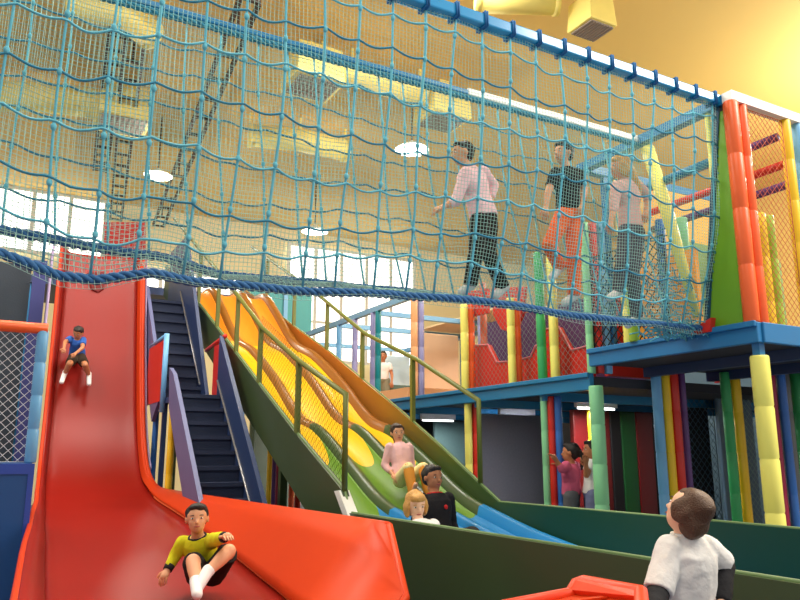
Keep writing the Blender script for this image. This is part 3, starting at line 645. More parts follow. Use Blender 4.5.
# loose mesh fringe below the bottom rope
for i in range(200):
    x = NX0 + (NX1 - NX0) * i / 199; p = V((x, front(x, 1).y - .02, fbot(x))); dz = .045 + .02 * math.sin(x * 5)
    mb.tube([p, p + V((.01, -.01, -dz))], .0016, 3, cap=False)
for k in (.5, 1): mb.tube([V((x, front(x, 1).y - .03, fbot(x) - k * (.045 + .02 * math.sin(x * 5)))) for x in [NX0 + (NX1 - NX0) * i / 120 for i in range(121)]], .0016, 3, cap=False)
mb.obj('floor_net', MESHC, br)
NR = 25
xsr = [NX0 + .12 + (NX1 - NX0 - .2) * i / (NR - 1) for i in range(NR)]
for i, x in enumerate(xsr):
    jx = .02 * math.sin(i * 2.3)
    pts = [front(x + jx * k / 12, k / 12, .008) for k in range(13)]; pts[0].z = ZT + .06
    m = MB().tube(pts, .0085, 6)
    for s in (.085, .2 + .03 * (i % 3), .36, .51, .655, .8, .9):
        c = front(x + jx * s, s, .01); m.ell(c, ((.016, 0, 0), (0, .015, 0), (0, 0, .024)), 8, 6)
    m.obj('vertical_rope', ROPE, br)
    xb = x + .09 + .03 * math.sin(i * 1.7)
    if xb < NX1:
        m = MB().tube([back(xb + jx * k / 12, k / 12, .004) for k in range(13)], .0075, 6)
        for s in (.1, .24, .4, .55, .7, .85): m.ell(back(xb + jx * s, s), ((.014, 0, 0), (0, .013, 0), (0, 0, .022)), 8, 6)
        m.obj('vertical_rope', ROPE, br)
    # lashing over the beam
    a = .056; y = YF; z = ZT + .045
    ring = [V((x, y - a, z - a)), V((x, y - a, z + a)), V((x, y + a, z + a)), V((x, y + a, z - a)), V((x, y - a, z - a))]
    l = MB()
    for dx in (-.009, .009): l.tube([q + V((dx, 0, 0)) for q in ring], .008, 6)
    l.obj('beam_lashing', mat('royal_blue_lashing', (10, 98, 160), .7), br)
for k, s in enumerate((.085, .21, .36, .51, .655, .8, .9)):
    pts = []; n = (NR - 1) * 8
    for i in range(n + 1):
        x = xsr[0] - .1 + (xsr[-1] - xsr[0] + .15) * i / n; q = ((x - xsr[0]) / (xsr[1] - xsr[0])) % 1
        pts.append(front(x, s + .02 * math.sin(x * 1.9 + k) + .016 * math.sin(math.pi * q) * (1 if k < 5 else .7), .012))
    MB().tube(pts, .0075, 6).obj('horizontal_rope', ROPEDK if k % 2 else ROPE, br)
for k, s in enumerate((.1, .24, .4, .55, .7, .85)):
    pts = []; n = 180
    for i in range(n + 1):
        x = NX0 + (NX1 - NX0) * i / n
        pts.append(back(x, s + .02 * math.sin(x * 2.2 + k * 1.3) + .012 * abs(math.sin(x * 12)), .004))
    MB().tube(pts, .007, 6).obj('horizontal_rope', ROPEDK, br)
def braid(fn, r, m, name='bottom_rope', turns=38):
    mb = MB(); n = 520
    for ph in range(3):
        pts = []
        for i in range(n + 1):
            x = NX0 + (NX1 - NX0) * i / n; a = x * turns + ph * 2.094
            pts.append(fn(x) + V((0, math.cos(a) * r * .6, math.sin(a) * r * .6)))
        mb.tube(pts, r * .62, 6)
    return mb.obj(name, m, br)
braid(lambda x: V((x, front(x, 1).y, fbot(x))), .026, ROPENV)
braid(lambda x: V((x, back(x, 1).y, bbot(x) + .01)), .026, ROPENV)
MB().box(NX0, NX1 + .02, YF - .05, YF + .05, ZT, ZT + .09).obj('front_beam', mat('bright_blue_steel', (24, 146, 206), .25, .04, coat=.6), br, bevel=.012)
MB().box(NX0, 3.4, YB - .03, YB + .03, ZT, ZT + .05).obj('rear_beam', TEALSTEEL, br, bevel=.012)
MB().box(3.4, NX1 + .02, YB - .03, YB + .03, ZT, ZT + .07).obj('rear_beam', mat('white_steel', (240, 238, 232), .4), br, bevel=.012)['label'] = 'white right length of the rear beam'  # right length of the beam is white, the left length teal
braid(lambda x: V((x, YB - .02, ZT - .03)), .022, ROPEDK, 'rear_edge_rope')
# lacing and gathered net at the tower mouth
for i in range(26):
    s = i / 25; a = front(NX1 - .02, s); b = fb.lerp(ft, 1 - s)
    MB().tube([a, b + V((0, -.04, 0)), b + V((.03, .03, .0))], .006, 5).obj('lacing_cord', ROPEDK, br)
for i in range(14):
    s = .5 + .5 * i / 13; a = back(NX1 - .02, s); 
    MB().tube([a, V((SXF, 4.44 + .4 * (1 - s), a.z))], .006, 5).obj('lacing_cord', ROPEDK, br)
random.seed(4); g = MB()
for i in range(150):
    x = NX1 - .6 + random.random() * .57; t = random.random(); p = front(x, .92).lerp(back(x, .9), t); p.z = 2.5 + random.random() ** 2 * .55
    q = p + V((random.uniform(-.16, .16), random.uniform(-.1, .1), random.uniform(-.03, .07)))
    g.tube([p, (p + q) / 2 + V((0, 0, .03)), q], .006, 5)
g.obj('gathered_rope', ROPE, br)['kind'] = 'stuff'

# ------------------------------------------------------------------ structure at the left edge
YL = 7.2
t = thing('corner_guard', 'light blue padded post carrying an orange padded bar at the left edge', 'padded frame', (P(30, 463, Y=YL).x, YL, P(30, 463, Y=YL).z))
tp = P(38, 330, Y=YL); bt = P(30, 463, Y=YL)
m = MB(); pts = []; rs = []; n = 4
for i in range(n):
    for a, b in ((.0, .86), (.05, 1), (.95, 1), (1, .86)): pts.append(V((bt.x, YL, bt.z + (tp.z - bt.z) * (i + a + (.001 if a == 0 else 0)) / n))); rs.append(.047 * b)
m.tube(pts, rs, 12); m.obj('post_sleeve', LTBLUE, t)
lft = P(-60, 327, Y=YL); z = P(20, 327, Y=YL).z
MB().tube([(lft.x - .4, YL, z), (lft.x, YL, z), (bt.x - .14, YL, z), (bt.x - .138, YL, z), (bt.x + .035, YL, z)], [.05, .05, .05, .047, .05], 12).obj('bar_sleeve', ORANGE, t)
diag_net('lattice_net', (bt.x - 1.1, YL, bt.z + .01), (1.07, 0, 0), (0, 0, z - bt.z - .05), .055, .003, WHITETW, None, label='white diamond net below the orange padded bar at the left edge')
bb = thing('blue_base', 'blue padded base box below the light blue post at the left edge', 'padded box', (bt.x - .5, YL, 0))
MB().box(bt.x - 1.2, bt.x + .03, YL - .06, YL + .6, 0, bt.z - .0).obj('box_body', pad('mid_blue', (32, 84, 150)), bb, bevel=.02)
MB().box(bt.x - 1.2, bt.x + .035, YL - .075, YL - .06, bt.z - .09, bt.z - .005).box(bt.x - .01, bt.x + .035, YL - .075, YL - .06, 0, bt.z - .09).obj('border_strip', pad('royal_blue', (50, 80, 180)), bb)
SL2 = mat('slate_blue_board', (44, 54, 66), .7, .12, 3, .2, 40)
tag(MB().box(-2.5, .42, 13.0, 13.1, 0, 4.5).obj('backdrop_wall', SL2, None, origin=(-1, 13, 0)), 'tall slate wall board behind the left edge beside the red slide', 'board')
tag(MB().box(.43, .62, 12.6, 12.7, 0, 4.5).obj('side_strip', mat('indigo_board', (62, 66, 130), .6), None, origin=(.5, 12.6, 0)), 'narrow indigo board along the left of the red slide', 'board')
# things under the stairs and slide
post('yellow foam post below the stair landing left of the staircase', 2.09, 9.75, 0, 2.1, GOLD, .045, G1)
post('blue foam post below the stair landing left of the yellow one', 2.09, 10.8, 0, 2.1, BLUE, .04, G1)
def upst(label, px, y, z1, m, r=.045): post(label, P(px, 470, Y=y).x, y, 0, z1, m, r, 'padded posts under the wave slide')
t = thing('ramp_rail', 'red sloping padded rail under the wave slide right of the staircase', 'rail', P(299, 498, Y=9.0))
MB().tube([P(258, 422, Y=9.6), P(297, 484, Y=8.8)], .04, 10).tube([P(298, 484, Y=8.8), (P(298, 484, Y=8.8).x, 8.8, 0)], .04, 10).obj('rail_sleeve', RED, t)
upst('yellow foam post under the wave slide nearest the staircase', 270, 10.2, 1.9, GOLD)
upst('purple foam post under the wave slide beside the yellow one', 274.5, 9.9, 1.75, PURPLE, .035)
upst('red foam post under the wave slide beside the purple one', 278.5, 9.7, 1.6, CRIMSON, .035)
upst('orange foam post under the wave slide furthest right', 292, 10.0, 1.4, ORANGE, .04)
tag(MB().box(P(255, 470, Y=11.6).x, P(292, 470, Y=11.6).x, 11.6, 11.7, 0, 2.3).obj('pale_board', mat('pale_green_board', (170, 190, 170), .6), None, origin=(4.4, 11.6, 0)), 'pale board behind the posts under the wave slide', 'board')
tag(MB().box(2.95, 4.6, 7.6, 9.2, 0, .32).obj('floor_mat', mat('slate_blue_mat', (88, 98, 130), .7, .08, 4), None, origin=(3.7, 8.4, 0)), 'slate blue floor mat under the wave slide', 'mat')
# teal board up beyond the right wall of the wave slide
a, b = P(255, 283, Y=17), P(311, 336, Y=17)
tag(MB().box(a.x - .3, b.x, 17, 17.1, b.z, 5.75).obj('teal_board', pad('sea_teal', (62, 150, 150)), None, origin=(6, 17, b.z)), 'teal board high behind the top of the wave slide', 'board')
tag(MB().box(b.x - .75, b.x - .65, 16.95, 17.2, 0, 5.75).obj('board_post', SKYSTEEL, None, origin=(b.x - .7, 17, 0)), 'pale blue steel post carrying the teal board', 'post')
tag(MB().box(a.x - .3, a.x - .2, 17.1, 17.2, 0, 5.75).obj('board_post', SKYSTEEL, None, origin=(a.x - .25, 17.15, 0)), 'steel post at the left end of the teal board', 'post')
# orange plastic chute end in front
ch = thing('chute_end', 'orange plastic chute end with raised rim in the foreground beside the child in white', 'slide', P(600, 598, D=2.75))
zc = P(600, 590, D=2.75).z
a = P(512, 599, Z=zc - .02); 
c1 = P(571, 594, D=3.0); c2 = P(577, 584, D=3.02); c3 = P(584, 582, D=3.02); c4 = P(641, 593, D=2.72); c5 = P(642, 610, D=2.6); c6 = P(505, 606, D=2.75)
top = [c6, c1, c2 + V((0, 0, -.0)), c3, c4, c5]
m = MB()
f0 = P(470, 640, D=2.35); f1 = P(640, 640, D=2.2)
m.add([c6, c1, P(638, 601, D=2.68), c5, f1, f0], [(0, 5, 4, 3, 2, 1)])
m.obj('chute_bed', RIMORANGE, ch, solid=.03)
m = MB(); m.tube([c6, c1, c2, c3, c4, c5, f1], .007, 8); m.add([c1, c2, c3, c4, P(638, 601, D=2.68)], [(0, 1, 2, 3, 4)]); m.obj('raised_rim', pad('orange_red', (236, 70, 30)), ch, solid=.02)
m = MB(); m.bar(P(572, 601, D=2.8), P(634, 594, D=2.84), .03, .008); m.bar(P(596, 606, D=2.7), P(636, 600, D=2.74), .03, .008)
m.obj('chute_rib', RIMORANGE, ch)
m = MB(); q = P(600, 610, D=2.7); m.bar((q.x, q.y, 0), (q.x, q.y, q.z - .03), .12, .12); m.obj('support_leg', RIMORANGE, ch)
# ------------------------------------------------------------------ people
FW = V((sY, cY, 0)); RT = V((cY, -sY, 0)); UP = V((0, 0, 1))
EYEW = mat('eye_white', (235, 232, 226), .3, .01); EYED = mat('dark_iris', (40, 26, 20), .2, .02)
def skin(name, rgb): return mat('skin_' + name, rgb, .55, .05, 9)
SK1 = skin('warm', (222, 160, 120)); SK2 = skin('tan', (186, 122, 84)); SK3 = skin('fair', (238, 190, 158)); LIP = mat('lip', (176, 88, 78), .5)
HBLACK = mat('hair_black', (30, 24, 22), .55, .2, 60, .6, 160); HBROWN = mat('hair_brown', (84, 56, 36), .55, .2, 60, .6, 160)
HBLOND = mat('hair_blond', (204, 152, 78), .55, .2, 60, .6, 160); HDKBR = mat('hair_dark_brown', (54, 36, 28), .55, .2, 60, .6, 160)
DG = bpy.context.evaluated_depsgraph_get
def fuse(mb, vox, sm=3, wob=0):
    """one continuous closed surface from overlapping pieces"""
    me = bpy.data.meshes.new('tmp'); me.from_pydata(mb.v, [], mb.f); me.update()
    o = bpy.data.objects.new('tmp', me); COL.objects.link(o)
    r = o.modifiers.new('r', 'REMESH'); r.mode = 'VOXEL'; r.voxel_size = vox
    if sm: s = o.modifiers.new('s', 'SMOOTH'); s.factor = .5; s.iterations = sm
    bpy.context.view_layer.update()
    ev = o.evaluated_get(DG()); m2 = ev.to_mesh(); out = MB()
    vs = [v.co.copy() for v in m2.vertices]
    if wob: vs = [v + noise.noise_vector(v * 22) * wob for v in vs]
    out.add(vs, [tuple(p.vertices) for p in m2.polygons], 0, True)
    ev.to_mesh_clear(); bpy.data.objects.remove(o); bpy.data.meshes.remove(me)
    return out
def person(label, J, hh, face, sk, hair, shirt, legs, shoe=None, vox=.011, group=None, sleeve=.55, legf=1.0, style='short', cuff=None, bag=1.0, hand_dirs={}, skirt=False, motif=None, lower=None, belly=1.0):
    s = hh / .2; H = V(J['hd']); NK = V(J['nk']); PE = V(J['pel'])
    shL, shR = V(J['shL']), V(J['shR']); hipL, hipR = V(J['hipL']), V(J['hipR'])
    spine = (NK - PE).normalized(); lat = (shL - shR); lat = (lat - spine * lat.dot(spine)).normalized(); fr = lat.cross(spine).normalized()
    f = V(face).normalized(); hu = (H - NK).normalized()
    if J.get('hup'): hu = V(J['hup']).normalized()
    hu = (hu - f * hu.dot(f)).normalized() if abs(hu.dot(f)) < .97 else UP
    hl = hu.cross(f).normalized(); w = (shL - shR).length / 2
    def torso(mb, infl, t0=-.12, t1=1.0, bg=1.0):
        L = (NK - PE).length; tab = [(-.14, .095, .075), (0, .118, .09), (.22, .112, .085), (.42, .105, .078), (.62, .118, .085), (.8, .125, .082), (.9, .10, .066), (.97, .06, .052), (1.03, .044, .046)]
        rows = []
        for t, a, b in tab:
            if t < t0 - .01 or t > t1 + .01: continue
            a = a * s * (w / (.125 * s) if t > .5 and t < .95 else 1) * (bg if t < .85 else 1); b = b * s * (bg if t < .85 else 1) * (belly if t < .6 else 1)
            c = PE + (NK - PE) * t
            rows.append([c + lat * (a + infl) * math.cos(2 * math.pi * j / 18) + fr * (b + infl) * math.sin(2 * math.pi * j / 18) for j in range(18)])
        n = len(rows); vs = [p for r in rows for p in r]
        fs = [(i * 18 + j, i * 18 + (j + 1) % 18, (i + 1) * 18 + (j + 1) % 18, (i + 1) * 18 + j) for i in range(n - 1) for j in range(18)] + [tuple(range(18))[::-1], tuple((n - 1) * 18 + j for j in range(18))]
        mb.add(vs, fs, 0, True)
    b = MB(); torso(b, -.004)
    b.cone(NK - spine * .03 * s, H - hu * .25 * hh, .046 * s, .042 * s)
    # head: skull, jaw, nose, ears, brow
    b.ell(H + hu * .10 * hh - f * .04 * hh, (hl * .375 * hh, f * .44 * hh, hu * .40 * hh))
    b.ell(H - hu * .16 * hh + f * .08 * hh, (hl * .29 * hh, f * .31 * hh, hu * .34 * hh))
    b.cone(H + hu * .02 * hh + f * .36 * hh, H - hu * .10 * hh + f * .45 * hh, .035 * hh, .06 * hh, 8)
    for sg in (-1, 1):
        b.ell(H - hu * .02 * hh - f * .03 * hh + hl * sg * .385 * hh, (hl * .04 * hh, f * .09 * hh, hu * .14 * hh), 8, 6)
        b.ell(H - hu * .10 * hh + f * .26 * hh + hl * sg * .15 * hh, (hl * .12 * hh, f * .1 * hh, hu * .1 * hh), 8, 6)
    hands = []
    for k, sg in (('L', 1), ('R', -1)):
        sh, el, wr = V(J['sh' + k]), V(J['el' + k]), V(J['wr' + k])
        b.cone(sh, el, .043 * s, .033 * s); b.cone(el, wr, .034 * s, .024 * s)
        d = V(J.get('hd' + k, (wr - el))).normalized(); pal = wr + d * .055 * s
        sd = d.cross(V(J.get('pn' + k, UP))); sd = sd.normalized() if sd.length > .1 else d.orthogonal().normalized()
        pn = sd.cross(d).normalized()
        b.cone(wr, pal + d * .005, .024 * s, .028 * s); b.cone(wr + d * .03 * s + sd * .012 * s, pal + sd * .022 * s, .017 * s, .015 * s); b.cone(wr + d * .03 * s - sd * .012 * s, pal - sd * .022 * s, .017 * s, .015 * s)
        for q, ln in ((-1.5, .052), (-.5, .062), (.5, .066), (1.5, .058)):
            st_ = pal + sd * q * .0155 * s - d * .01 * s; c1 = st_ + d * ln * .6 * s + sd * q * .002 - pn * .004 * s; c2 = c1 + (d * .8 - pn * .6).normalized() * ln * .6 * s
            hands.append(([st_, c1, c2], [.0085 * s, .0078 * s, .006 * s]))
        st_ = wr + d * .02 * s + sd * .02 * s; c1 = st_ + (d * .6 + sd * .8).normalized() * .032 * s; c2 = c1 + (d * .95 + sd * .15).normalized() * .03 * s
        hands.append(([st_, c1, c2], [.0105 * s, .0095 * s, .007 * s]))
        hp, kn, an, to = V(J['hip' + k]), V(J['kn' + k]), V(J['an' + k]), V(J['to' + k])
        b.cone(hp, kn, .072 * s, .05 * s); b.cone(kn, (kn * .62 + an * .38), .049 * s, .047 * s); b.cone(kn * .62 + an * .38, an, .047 * s, .03 * s)
        fd = (to - an); b.cone(an - fd * .25, to, .032 * s, .026 * s)
    body = fuse(b, vox)
    for pts, rs in hands: 
        body.tube(pts, rs, 7); body.ell(pts[-1], ((rs[-1], 0, 0), (0, rs[-1], 0), (0, 0, rs[-1])), 7, 5)
    for sg in (-1, 1):
        c = H + hu * .035 * hh + f * .343 * hh + hl * sg * .15 * hh
        body.ell(c, (hl * .062 * hh, f * .03 * hh, hu * .030 * hh), 10, 6, 1); body.ell(c + f * .022 * hh, (hl * .032 * hh, f * .018 * hh, hu * .030 * hh), 8, 6, 2)
        body.tube([c + hu * .09 * hh - hl * .08 * hh + f * .01 * hh, c + hu * .105 * hh + f * .025 * hh, c + hu * .09 * hh + hl * .08 * hh + f * .01 * hh], .014 * hh, 6, 4)
    m = H - hu * .245 * hh + f * .375 * hh; body.ell(m, (hl * .11 * hh, f * .03 * hh, hu * .028 * hh), 10, 6, 3)
    base = V((PE.x, PE.y, min(V(J['toL']).z, V(J['toR']).z, V(J['anL']).z, PE.z) - .03))
    o = body.obj('person', [sk, EYEW, EYED, LIP, hair], None, origin=base); tag(o, label, 'person', group)
    # clothes
    c = MB(); torso(c, .014 * s, .0 if not skirt else .0, .97, bag)
    for k in 'LR':
        sh, el, wr = V(J['sh' + k]), V(J['el' + k]), V(J['wr' + k])
        if sleeve <= 1: c.cone(sh, sh + (el - sh) * sleeve * 1.0, .058 * s * bag ** .5, .052 * s * bag, flat=(False, True))
        else: c.cone(sh, el, .056 * s, .045 * s); c.cone(el, el + (wr - el) * (sleeve - 1), .045 * s, .034 * s, flat=(False, True))
    fuse(c, vox * .9, 2, .004).obj('shirt', shirt, o)
    if motif is not None:
        q = PE + (NK - PE) * .66 + fr * (.105 * s * bag) + lat * .03; MB().ell(q, (lat * .02, fr * .006, spine * .02), 12, 6).obj('shirt_motif', motif, o)
    n = MB(); n.tube([NK - spine * .012 * s + lat * .062 * s * math.cos(a * math.pi / 8) + fr * .058 * s * math.sin(a * math.pi / 8) for a in range(17)], .009 * s, 6, cap=False)
    n.obj('collar', cuff if cuff is not None else shirt, o)
    if cuff is not None:
        for k in 'LR':
            el, wr = V(J['el' + k]), V(J['wr' + k]); MB().cone(wr - (wr - el).normalized() * .03 * s, wr + (wr - el).normalized() * .008, .037 * s, .033 * s, flat=(True, True)).obj('cuff', cuff, o)
    c = MB(); torso(c, .010 * s, -.14, .23, 1.0)
    for k in 'LR':
        hp, kn, an = V(J['hip' + k]), V(J['kn' + k]), V(J['an' + k])
        if legf <= .6: c.cone(hp, hp + (kn - hp) * (legf / .6), .088 * s, .074 * s, flat=(False, True))
        else:
            e = kn + (an - kn) * ((legf - .6) / .4); c.cone(hp, kn, .085 * s, .064 * s); c.cone(kn, e, .064 * s, .058 * s, flat=(False, True))
    fuse(c, vox * .95, 2, .004).obj('trousers' if legf > .62 else 'shorts', legs, o)
    if lower is not None:
        for k in 'LR':
            kn, an = V(J['kn' + k]), V(J['an' + k]); MB().cone(kn, an, .062 * s, .05 * s).obj('legging', lower, o)
    if shoe is not None:
        for k in 'LR':
            an, to = V(J['an' + k]), V(J['to' + k]); fd = (to - an); q = MB(); q.cone(an - fd * .3, to + fd * .15, .042 * s, .036 * s); q.cone(an - fd * .1, an + (an - V(J['kn' + k])).normalized() * -.05, .04 * s, .038 * s, flat=(False, True))
            fuse(q, .009, 1).obj('shoe', shoe, o)
    # hair
    h = MB(); h.ell(H + hu * .17 * hh - f * .12 * hh, (hl * .42 * hh, f * .44 * hh, hu * .395 * hh), 18, 12)
    h.ell(H + hu * .0 * hh - f * .22 * hh, (hl * .37 * hh, f * .28 * hh, hu * .34 * hh), 14, 9)
    h.ell(H + hu * (.40 if style != 'shag' else .34) * hh + f * (.16 if style != 'shag' else .1) * hh, (hl * .30 * hh, f * .22 * hh, hu * .12 * hh), 12, 8)
    if style in ('bob', 'long'):
        for sg in (-1, 1): h.ell(H - hu * .12 * hh - f * .04 * hh + hl * sg * .37 * hh, (hl * .12 * hh, f * .26 * hh, hu * .38 * hh), 12, 8)
        h.ell(H - hu * .2 * hh - f * .30 * hh, (hl * .38 * hh, f * .2 * hh, hu * .36 * hh), 12, 8)
        h.ell(H + hu * .32 * hh + f * .26 * hh, (hl * .32 * hh, f * .17 * hh, hu * .14 * hh), 12, 8)
    if style == 'long': h.cone(H - hu * .1 * hh - f * .36 * hh, H - hu * 1.0 * hh - f * .85 * hh, .40 * hh, .32 * hh); h.cone(H - hu * 1.0 * hh - f * .85 * hh, H - hu * 1.5 * hh - f * .95 * hh, .32 * hh, .2 * hh)
    if style == 'pony':
        h.cone(H + hu * .12 * hh - f * .5 * hh, H - hu * .25 * hh - f * .68 * hh, .13 * hh, .15 * hh); h.cone(H - hu * .25 * hh - f * .68 * hh, H - hu * .8 * hh - f * .6 * hh, .15 * hh, .07 * hh)
    if style == 'shag':
        h.ell(H - hu * .15 * hh - f * .26 * hh, (hl * .40 * hh, f * .27 * hh, hu * .38 * hh), 14, 9)
        for sg in (-1, 1): h.ell(H + hu * .0 * hh - f * .05 * hh + hl * sg * .36 * hh, (hl * .1 * hh, f * .24 * hh, hu * .3 * hh), 12, 8)
    fuse(h, vox * .9, 1, .008).obj('hair', hair, o)
    return o
def px(d): return {k: (P(*v) if not isinstance(v, V) else v) for k, v in d.items()}
# boy in yellow on the red slide
person('boy in a yellow long sleeved top and black shorts sitting on the red slide', px(dict(hd=(197, 519, 5.22), nk=(197, 535, 5.28), pel=(205, 572, 5.38), shL=(212, 541, 5.22), shR=(183, 543, 5.3), elL=(217, 539, 5.0), wrL=(225, 537, 4.84), elR=(175, 556, 5.3), wrR=(168, 569, 5.24),
    hipL=(213, 574, 5.32), hipR=(198, 575, 5.3), knL=(229, 551, 5.06), anL=(206, 574, 4.92), toL=(199, 586, 4.84), knR=(193, 561, 5.0), anR=(196, 584, 4.86), toR=(197, 593, 4.76))), .19, V((0, 0, 1.35)) - P(197, 519, 5.22), SK1, HBLACK,
    cloth('yellow', (206, 200, 30)), cloth('black', (38, 34, 32)), mat('white_sock', (225, 222, 220), .8), .0085, sleeve=1.95, legf=.55, cuff=cloth('dark_grey', (44, 42, 44)), motif=cloth('grey_print', (120, 118, 60)))
# boy in blue high on the red slide
def PR(x, y, off):
    lo, hi = 3.6, 12.2
    for _ in range(40):
        m = (lo + hi) / 2; q = P(x, y, Y=m)
        if q.z > bed_red(m): lo = m
        else: hi = m
    q = P(x, y, Y=lo); return P(x, y, D=q.dot(FW) - off)
person('boy in a blue shirt sliding with legs apart high on the red slide', dict(hd=PR(78, 333, .42), nk=PR(77.5, 338.5, .36), pel=PR(77, 356, .1), shL=PR(83, 340, .34), shR=PR(70, 339, .34), elL=PR(82.5, 348, .42), wrL=PR(76, 353, .5), elR=PR(65, 342, .36), wrR=PR(64, 348, .44),
    hipL=PR(80, 357, .13), hipR=PR(74, 357, .13), knL=PR(85, 365, .4), anL=PR(89, 376, .2), toL=PR(89, 383, .26), knR=PR(69.5, 364, .4), anR=PR(64.5, 374, .2), toR=PR(62, 381, .26)), .17, -FW - UP * .75, SK2, HBLACK, cloth('blue', (56, 104, 190)), cloth('dark_olive', (58, 46, 36)), mat('white_sock', (225, 222, 220), .8), .011, legf=.5, sleeve=.6)
def seated(head, hh, lean, latx, tuck=False, tl=.36):
    """a child riding the lane, feet first, facing down the slide"""
    s = hh / .2; D = V((0, -1, -.12)).normalized(); L = V((1, 0, 0)); H = V(head); sp = V((0, .28 * lean, 1)).normalized()
    nk = H - sp * .115 * s; pel = nk - sp * tl * s; J = dict(hd=H, nk=nk, pel=pel)
    for k, sg in (('L', 1), ('R', -1)):
        J['sh' + k] = nk - sp * .055 * s + L * sg * .125 * s; J['el' + k] = J['sh' + k] + V((sg * .05, .03, -.2)) * s; J['wr' + k] = J['el' + k] + V((sg * .0 - sg * .03, -.14, -.10)) * s
        J['hip' + k] = pel + L * sg * .065 * s + D * .03; J['kn' + k] = J['hip' + k] + D * .30 * s + V((sg * .03, 0, .12)) * s; J['an' + k] = J['kn' + k] + D * .26 * s + V((0, 0, -.15)) * s
        if tuck: J['kn' + k] = J['hip' + k] + D * .24 * s + V((sg * .03, 0, .17)) * s; J['an' + k] = J['kn' + k] + D * .10 * s + V((0, 0, -.25)) * s
        J['to' + k] = J['an' + k] + D * .06 * s + V((0, 0, .10)) * s
    return J
FD = V((0, -1, 0))
J = seated(P(397.5, 433, 7.75), .178, 1, 0, True, .43); person('girl in a pink and white long sleeved top sitting on the green lanes', J, .178, -FW + RT * .25 - UP * .05, SK1, HDKBR, cloth('pale_pink', (240, 190, 190)), cloth('cream', (240, 222, 160)), None, .0095, sleeve=1.7, legf=.62, lower=cloth('orange', (226, 150, 60)), style='pony')
J = seated(P(433, 478, 6.75), .215, .7, 0, False, .39); person('dark haired person in a black and red top riding down the slide', J, .215, -FW * .8 + RT * .55, SK2, HBLACK, cloth('black_top', (34, 32, 36)), cloth('black', (38, 34, 32)), None, .009, sleeve=1.8, cuff=cloth('red_trim', (190, 40, 40)), motif=cloth('red_trim', (190, 40, 40)))
J = seated(P(416, 505, 6.2), .205, 1.2, 0, False, .24); person('blond child in a white top riding beside the person in black', J, .205, -FW + RT * .35 - UP * .3, SK3, HBLOND, cloth('white', (232, 230, 228)), cloth('cream', (240, 222, 160)), None, .009, sleeve=.6, style='bob')
def standing(J, floor, s, fdir, spread=.07):
    f = V(fdir).normalized(); L = UP.cross(f); pel = V(J['pel'])
    for k, sg in (('L', 1), ('R', -1)):
        J['hip' + k] = pel + L * sg * .068 * s - UP * .02
        J['an' + k] = V((pel.x, pel.y, floor + .07)) + L * sg * spread * s + f * sg * .04; J['kn' + k] = (J['hip' + k] + J['an' + k]) / 2 + f * .02 + UP * .01; J['to' + k] = J['an' + k] + f * .13 * s - UP * .035
    return J
# two girls under the deck
J = px(dict(hd=(570, 453, 8.3), nk=(571, 462.5, 8.3), pel=(571.5, 494, 8.35), shL=(566, 466, 8.18), shR=(575, 466, 8.42), elL=(562, 469, 8.12), wrL=(557, 461.5, 8.1), elR=(566, 474, 8.5), wrR=(560, 468, 8.45)))
standing(J, .22, 1.1, -RT + FW * .3); person('girl in a pink top with a dark ponytail reaching for the blue post', J, .205, -RT + FW * .35 + UP * .05, SK2, HBLACK, cloth('rose_pink', (206, 96, 130)), cloth('grey', (96, 98, 104)), cloth('dark_grey', (44, 42, 44)), .011, sleeve=1.6, style='pony')
J = px(dict(hd=(591, 450.5, 8.2), nk=(593.5, 460, 8.2), pel=(592.5, 493, 8.25), shL=(590, 464, 8.08), shR=(595, 464, 8.32), elL=(586.5, 475, 8.0), wrL=(586, 464, 7.94), elR=(588, 476, 8.36), wrR=(586.5, 466, 8.2)))
standing(J, .22, 1.1, -RT + FW * .1); person('girl in a white top and blue grey shorts beside the mint green post', J, .205, -RT - FW * .1 + UP * .05, SK2, HBLACK, cloth('white', (232, 230, 228)), cloth('blue_grey', (110, 116, 150)), cloth('dark_grey', (44, 42, 44)), .011, sleeve=.6, legf=.55, style='pony')
# child in white in the foreground, seen from behind
J = px(dict(hd=(687, 511, 2.92), nk=(686, 532, 2.95), pel=(689, 648, 2.97), shL=(670, 549, 2.92), shR=(707, 549, 2.99), elL=(658, 594, 2.84), wrL=(649, 614, 2.68), elR=(724, 566, 3.02), wrR=(722, 606, 2.9)))
J['hup'] = UP * .8 + RT * .4 - FW * .15
standing(J, .0, 1.05, FW - RT * .5); person('child in a white tee shirt over black sleeves looking up in the foreground', J, .172, -RT * .62 + FW * .78 + UP * .45, SK3, HBROWN, cloth('white', (232, 230, 228)), cloth('sand', (190, 170, 130)), cloth('dark_grey', (44, 42, 44)), .0075, sleeve=.95, style='shag', bag=1.2)
o = bpy.data.objects[[q.name for q in COL.objects if q.get('label', '').startswith('child in a white tee')][0]]
for k in 'LR':
    el, wr, sh = V(J['el' + k]), V(J['wr' + k]), V(J['sh' + k]); m = MB(); m.cone(sh.lerp(el, .6), el, .044, .042); m.cone(el, el.lerp(wr, .92), .042, .032, flat=(False, True)); fuse(m, .008, 2, .003).obj('under_sleeve', cloth('black_sleeve', (34, 34, 38)), o)['label'] = 'black under sleeve'
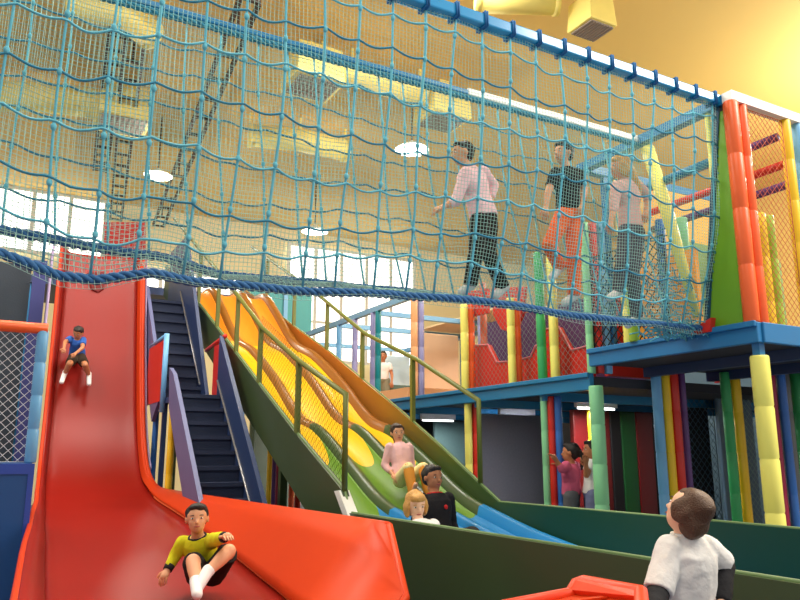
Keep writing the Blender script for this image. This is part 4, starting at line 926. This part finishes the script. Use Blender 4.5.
# three children on the net bridge
def foot(x, y, dy=0): return P(x, y, Y=4.44 + dy)
J = px(dict(hd=(462, 154, 5.5), nk=(468, 167, 5.52), pel=(484, 217, 5.55), shL=(466, 173, 5.4), shR=(483, 172, 5.64), elL=(456, 201, 5.36), wrL=(442, 207.5, 5.32), elR=(494, 186, 5.72), wrR=(488, 210, 5.66),
   hipL=(480, 220, 5.49), hipR=(488, 219, 5.61), knL=(476, 254, 5.42), anL=(470, 286, 5.45), toL=(463, 291, 5.45), knR=(489, 255, 5.5), anR=(503, 288, 5.58), toR=(497, 294, 5.56)))
person('child in a pale pink top and black trousers walking on the net bridge', J, .19, -RT - FW * .25 - UP * .1, SK1, HBLACK, cloth('baby_pink', (244, 200, 206)), cloth('black', (38, 34, 32)), mat('white_sock', (225, 222, 220), .8), .011, sleeve=1.5, motif=cloth('brown_print', (130, 90, 60)), bag=1.1)
J = px(dict(hd=(563, 154, 5.95), nk=(566, 167.5, 5.97), pel=(569, 211, 6.0), shL=(556, 173, 5.9), shR=(577, 174, 6.04), elL=(548, 192, 5.84), wrL=(546, 208, 5.8), elR=(585, 190, 6.06), wrR=(581, 206, 5.96),
   hipL=(564, 215, 5.96), hipR=(574, 215, 6.04), knL=(549, 245, 5.9), anL=(560, 268, 6.02), toL=(553, 276, 5.98), knR=(574, 258, 5.98), anR=(574, 296, 6.0), toR=(566, 302, 5.98)))
person('child in a black tee shirt and bright orange trousers on the net bridge', J, .19, -RT * .9 - FW * .6, SK1, HBLACK, cloth('black_top', (34, 32, 36)), cloth('bright_orange', (244, 110, 50)), mat('white_sock', (225, 222, 220), .8), .011, sleeve=.7)
J = px(dict(hd=(619, 167, 6.25), nk=(625, 179, 6.28), pel=(631, 228, 6.3), shL=(617, 186, 6.18), shR=(636, 184, 6.36), elL=(614, 206, 6.1), wrL=(611, 222, 6.05), elR=(648, 196, 6.42), wrR=(646, 212, 6.34),
   hipL=(627, 232, 6.25), hipR=(636, 232, 6.35), knL=(622, 264, 6.2), anL=(618, 292, 6.25), toL=(611, 297, 6.22), knR=(633, 274, 6.24), anR=(637, 318, 6.28), toR=(629, 324, 6.26)))
person('long fair haired child in a pink top and grey trousers on the net bridge', J, .19, -RT - FW * .2, SK1, HBLOND, cloth('dusty_pink', (222, 176, 170)), cloth('charcoal', (84, 82, 92)), mat('white_sock', (225, 222, 220), .8), .011, sleeve=1.4, style='long')
# boy far off on the middle deck
c = P(383, 361, 14.0); s = .9; pel = V((c.x, c.y, 2.34 + .55 * 1.0)); hd = V((c.x, c.y, 3.34))
J = dict(hd=hd, nk=hd - UP * .12, pel=pel)
for k, sg in (('L', 1), ('R', -1)):
    J['sh' + k] = hd - UP * .17 + RT * sg * .12; J['el' + k] = J['sh' + k] + RT * sg * .05 - UP * .18; J['wr' + k] = J['el' + k] - UP * .15 - FW * .08
standing(J, 2.34, .95, -FW); person('boy in a white tee shirt standing far off on the middle deck', J, .19, -FW, SK2, HBLACK, cloth('white', (232, 230, 228)), cloth('khaki', (130, 130, 110)), cloth('dark_grey', (44, 42, 44)), .014)
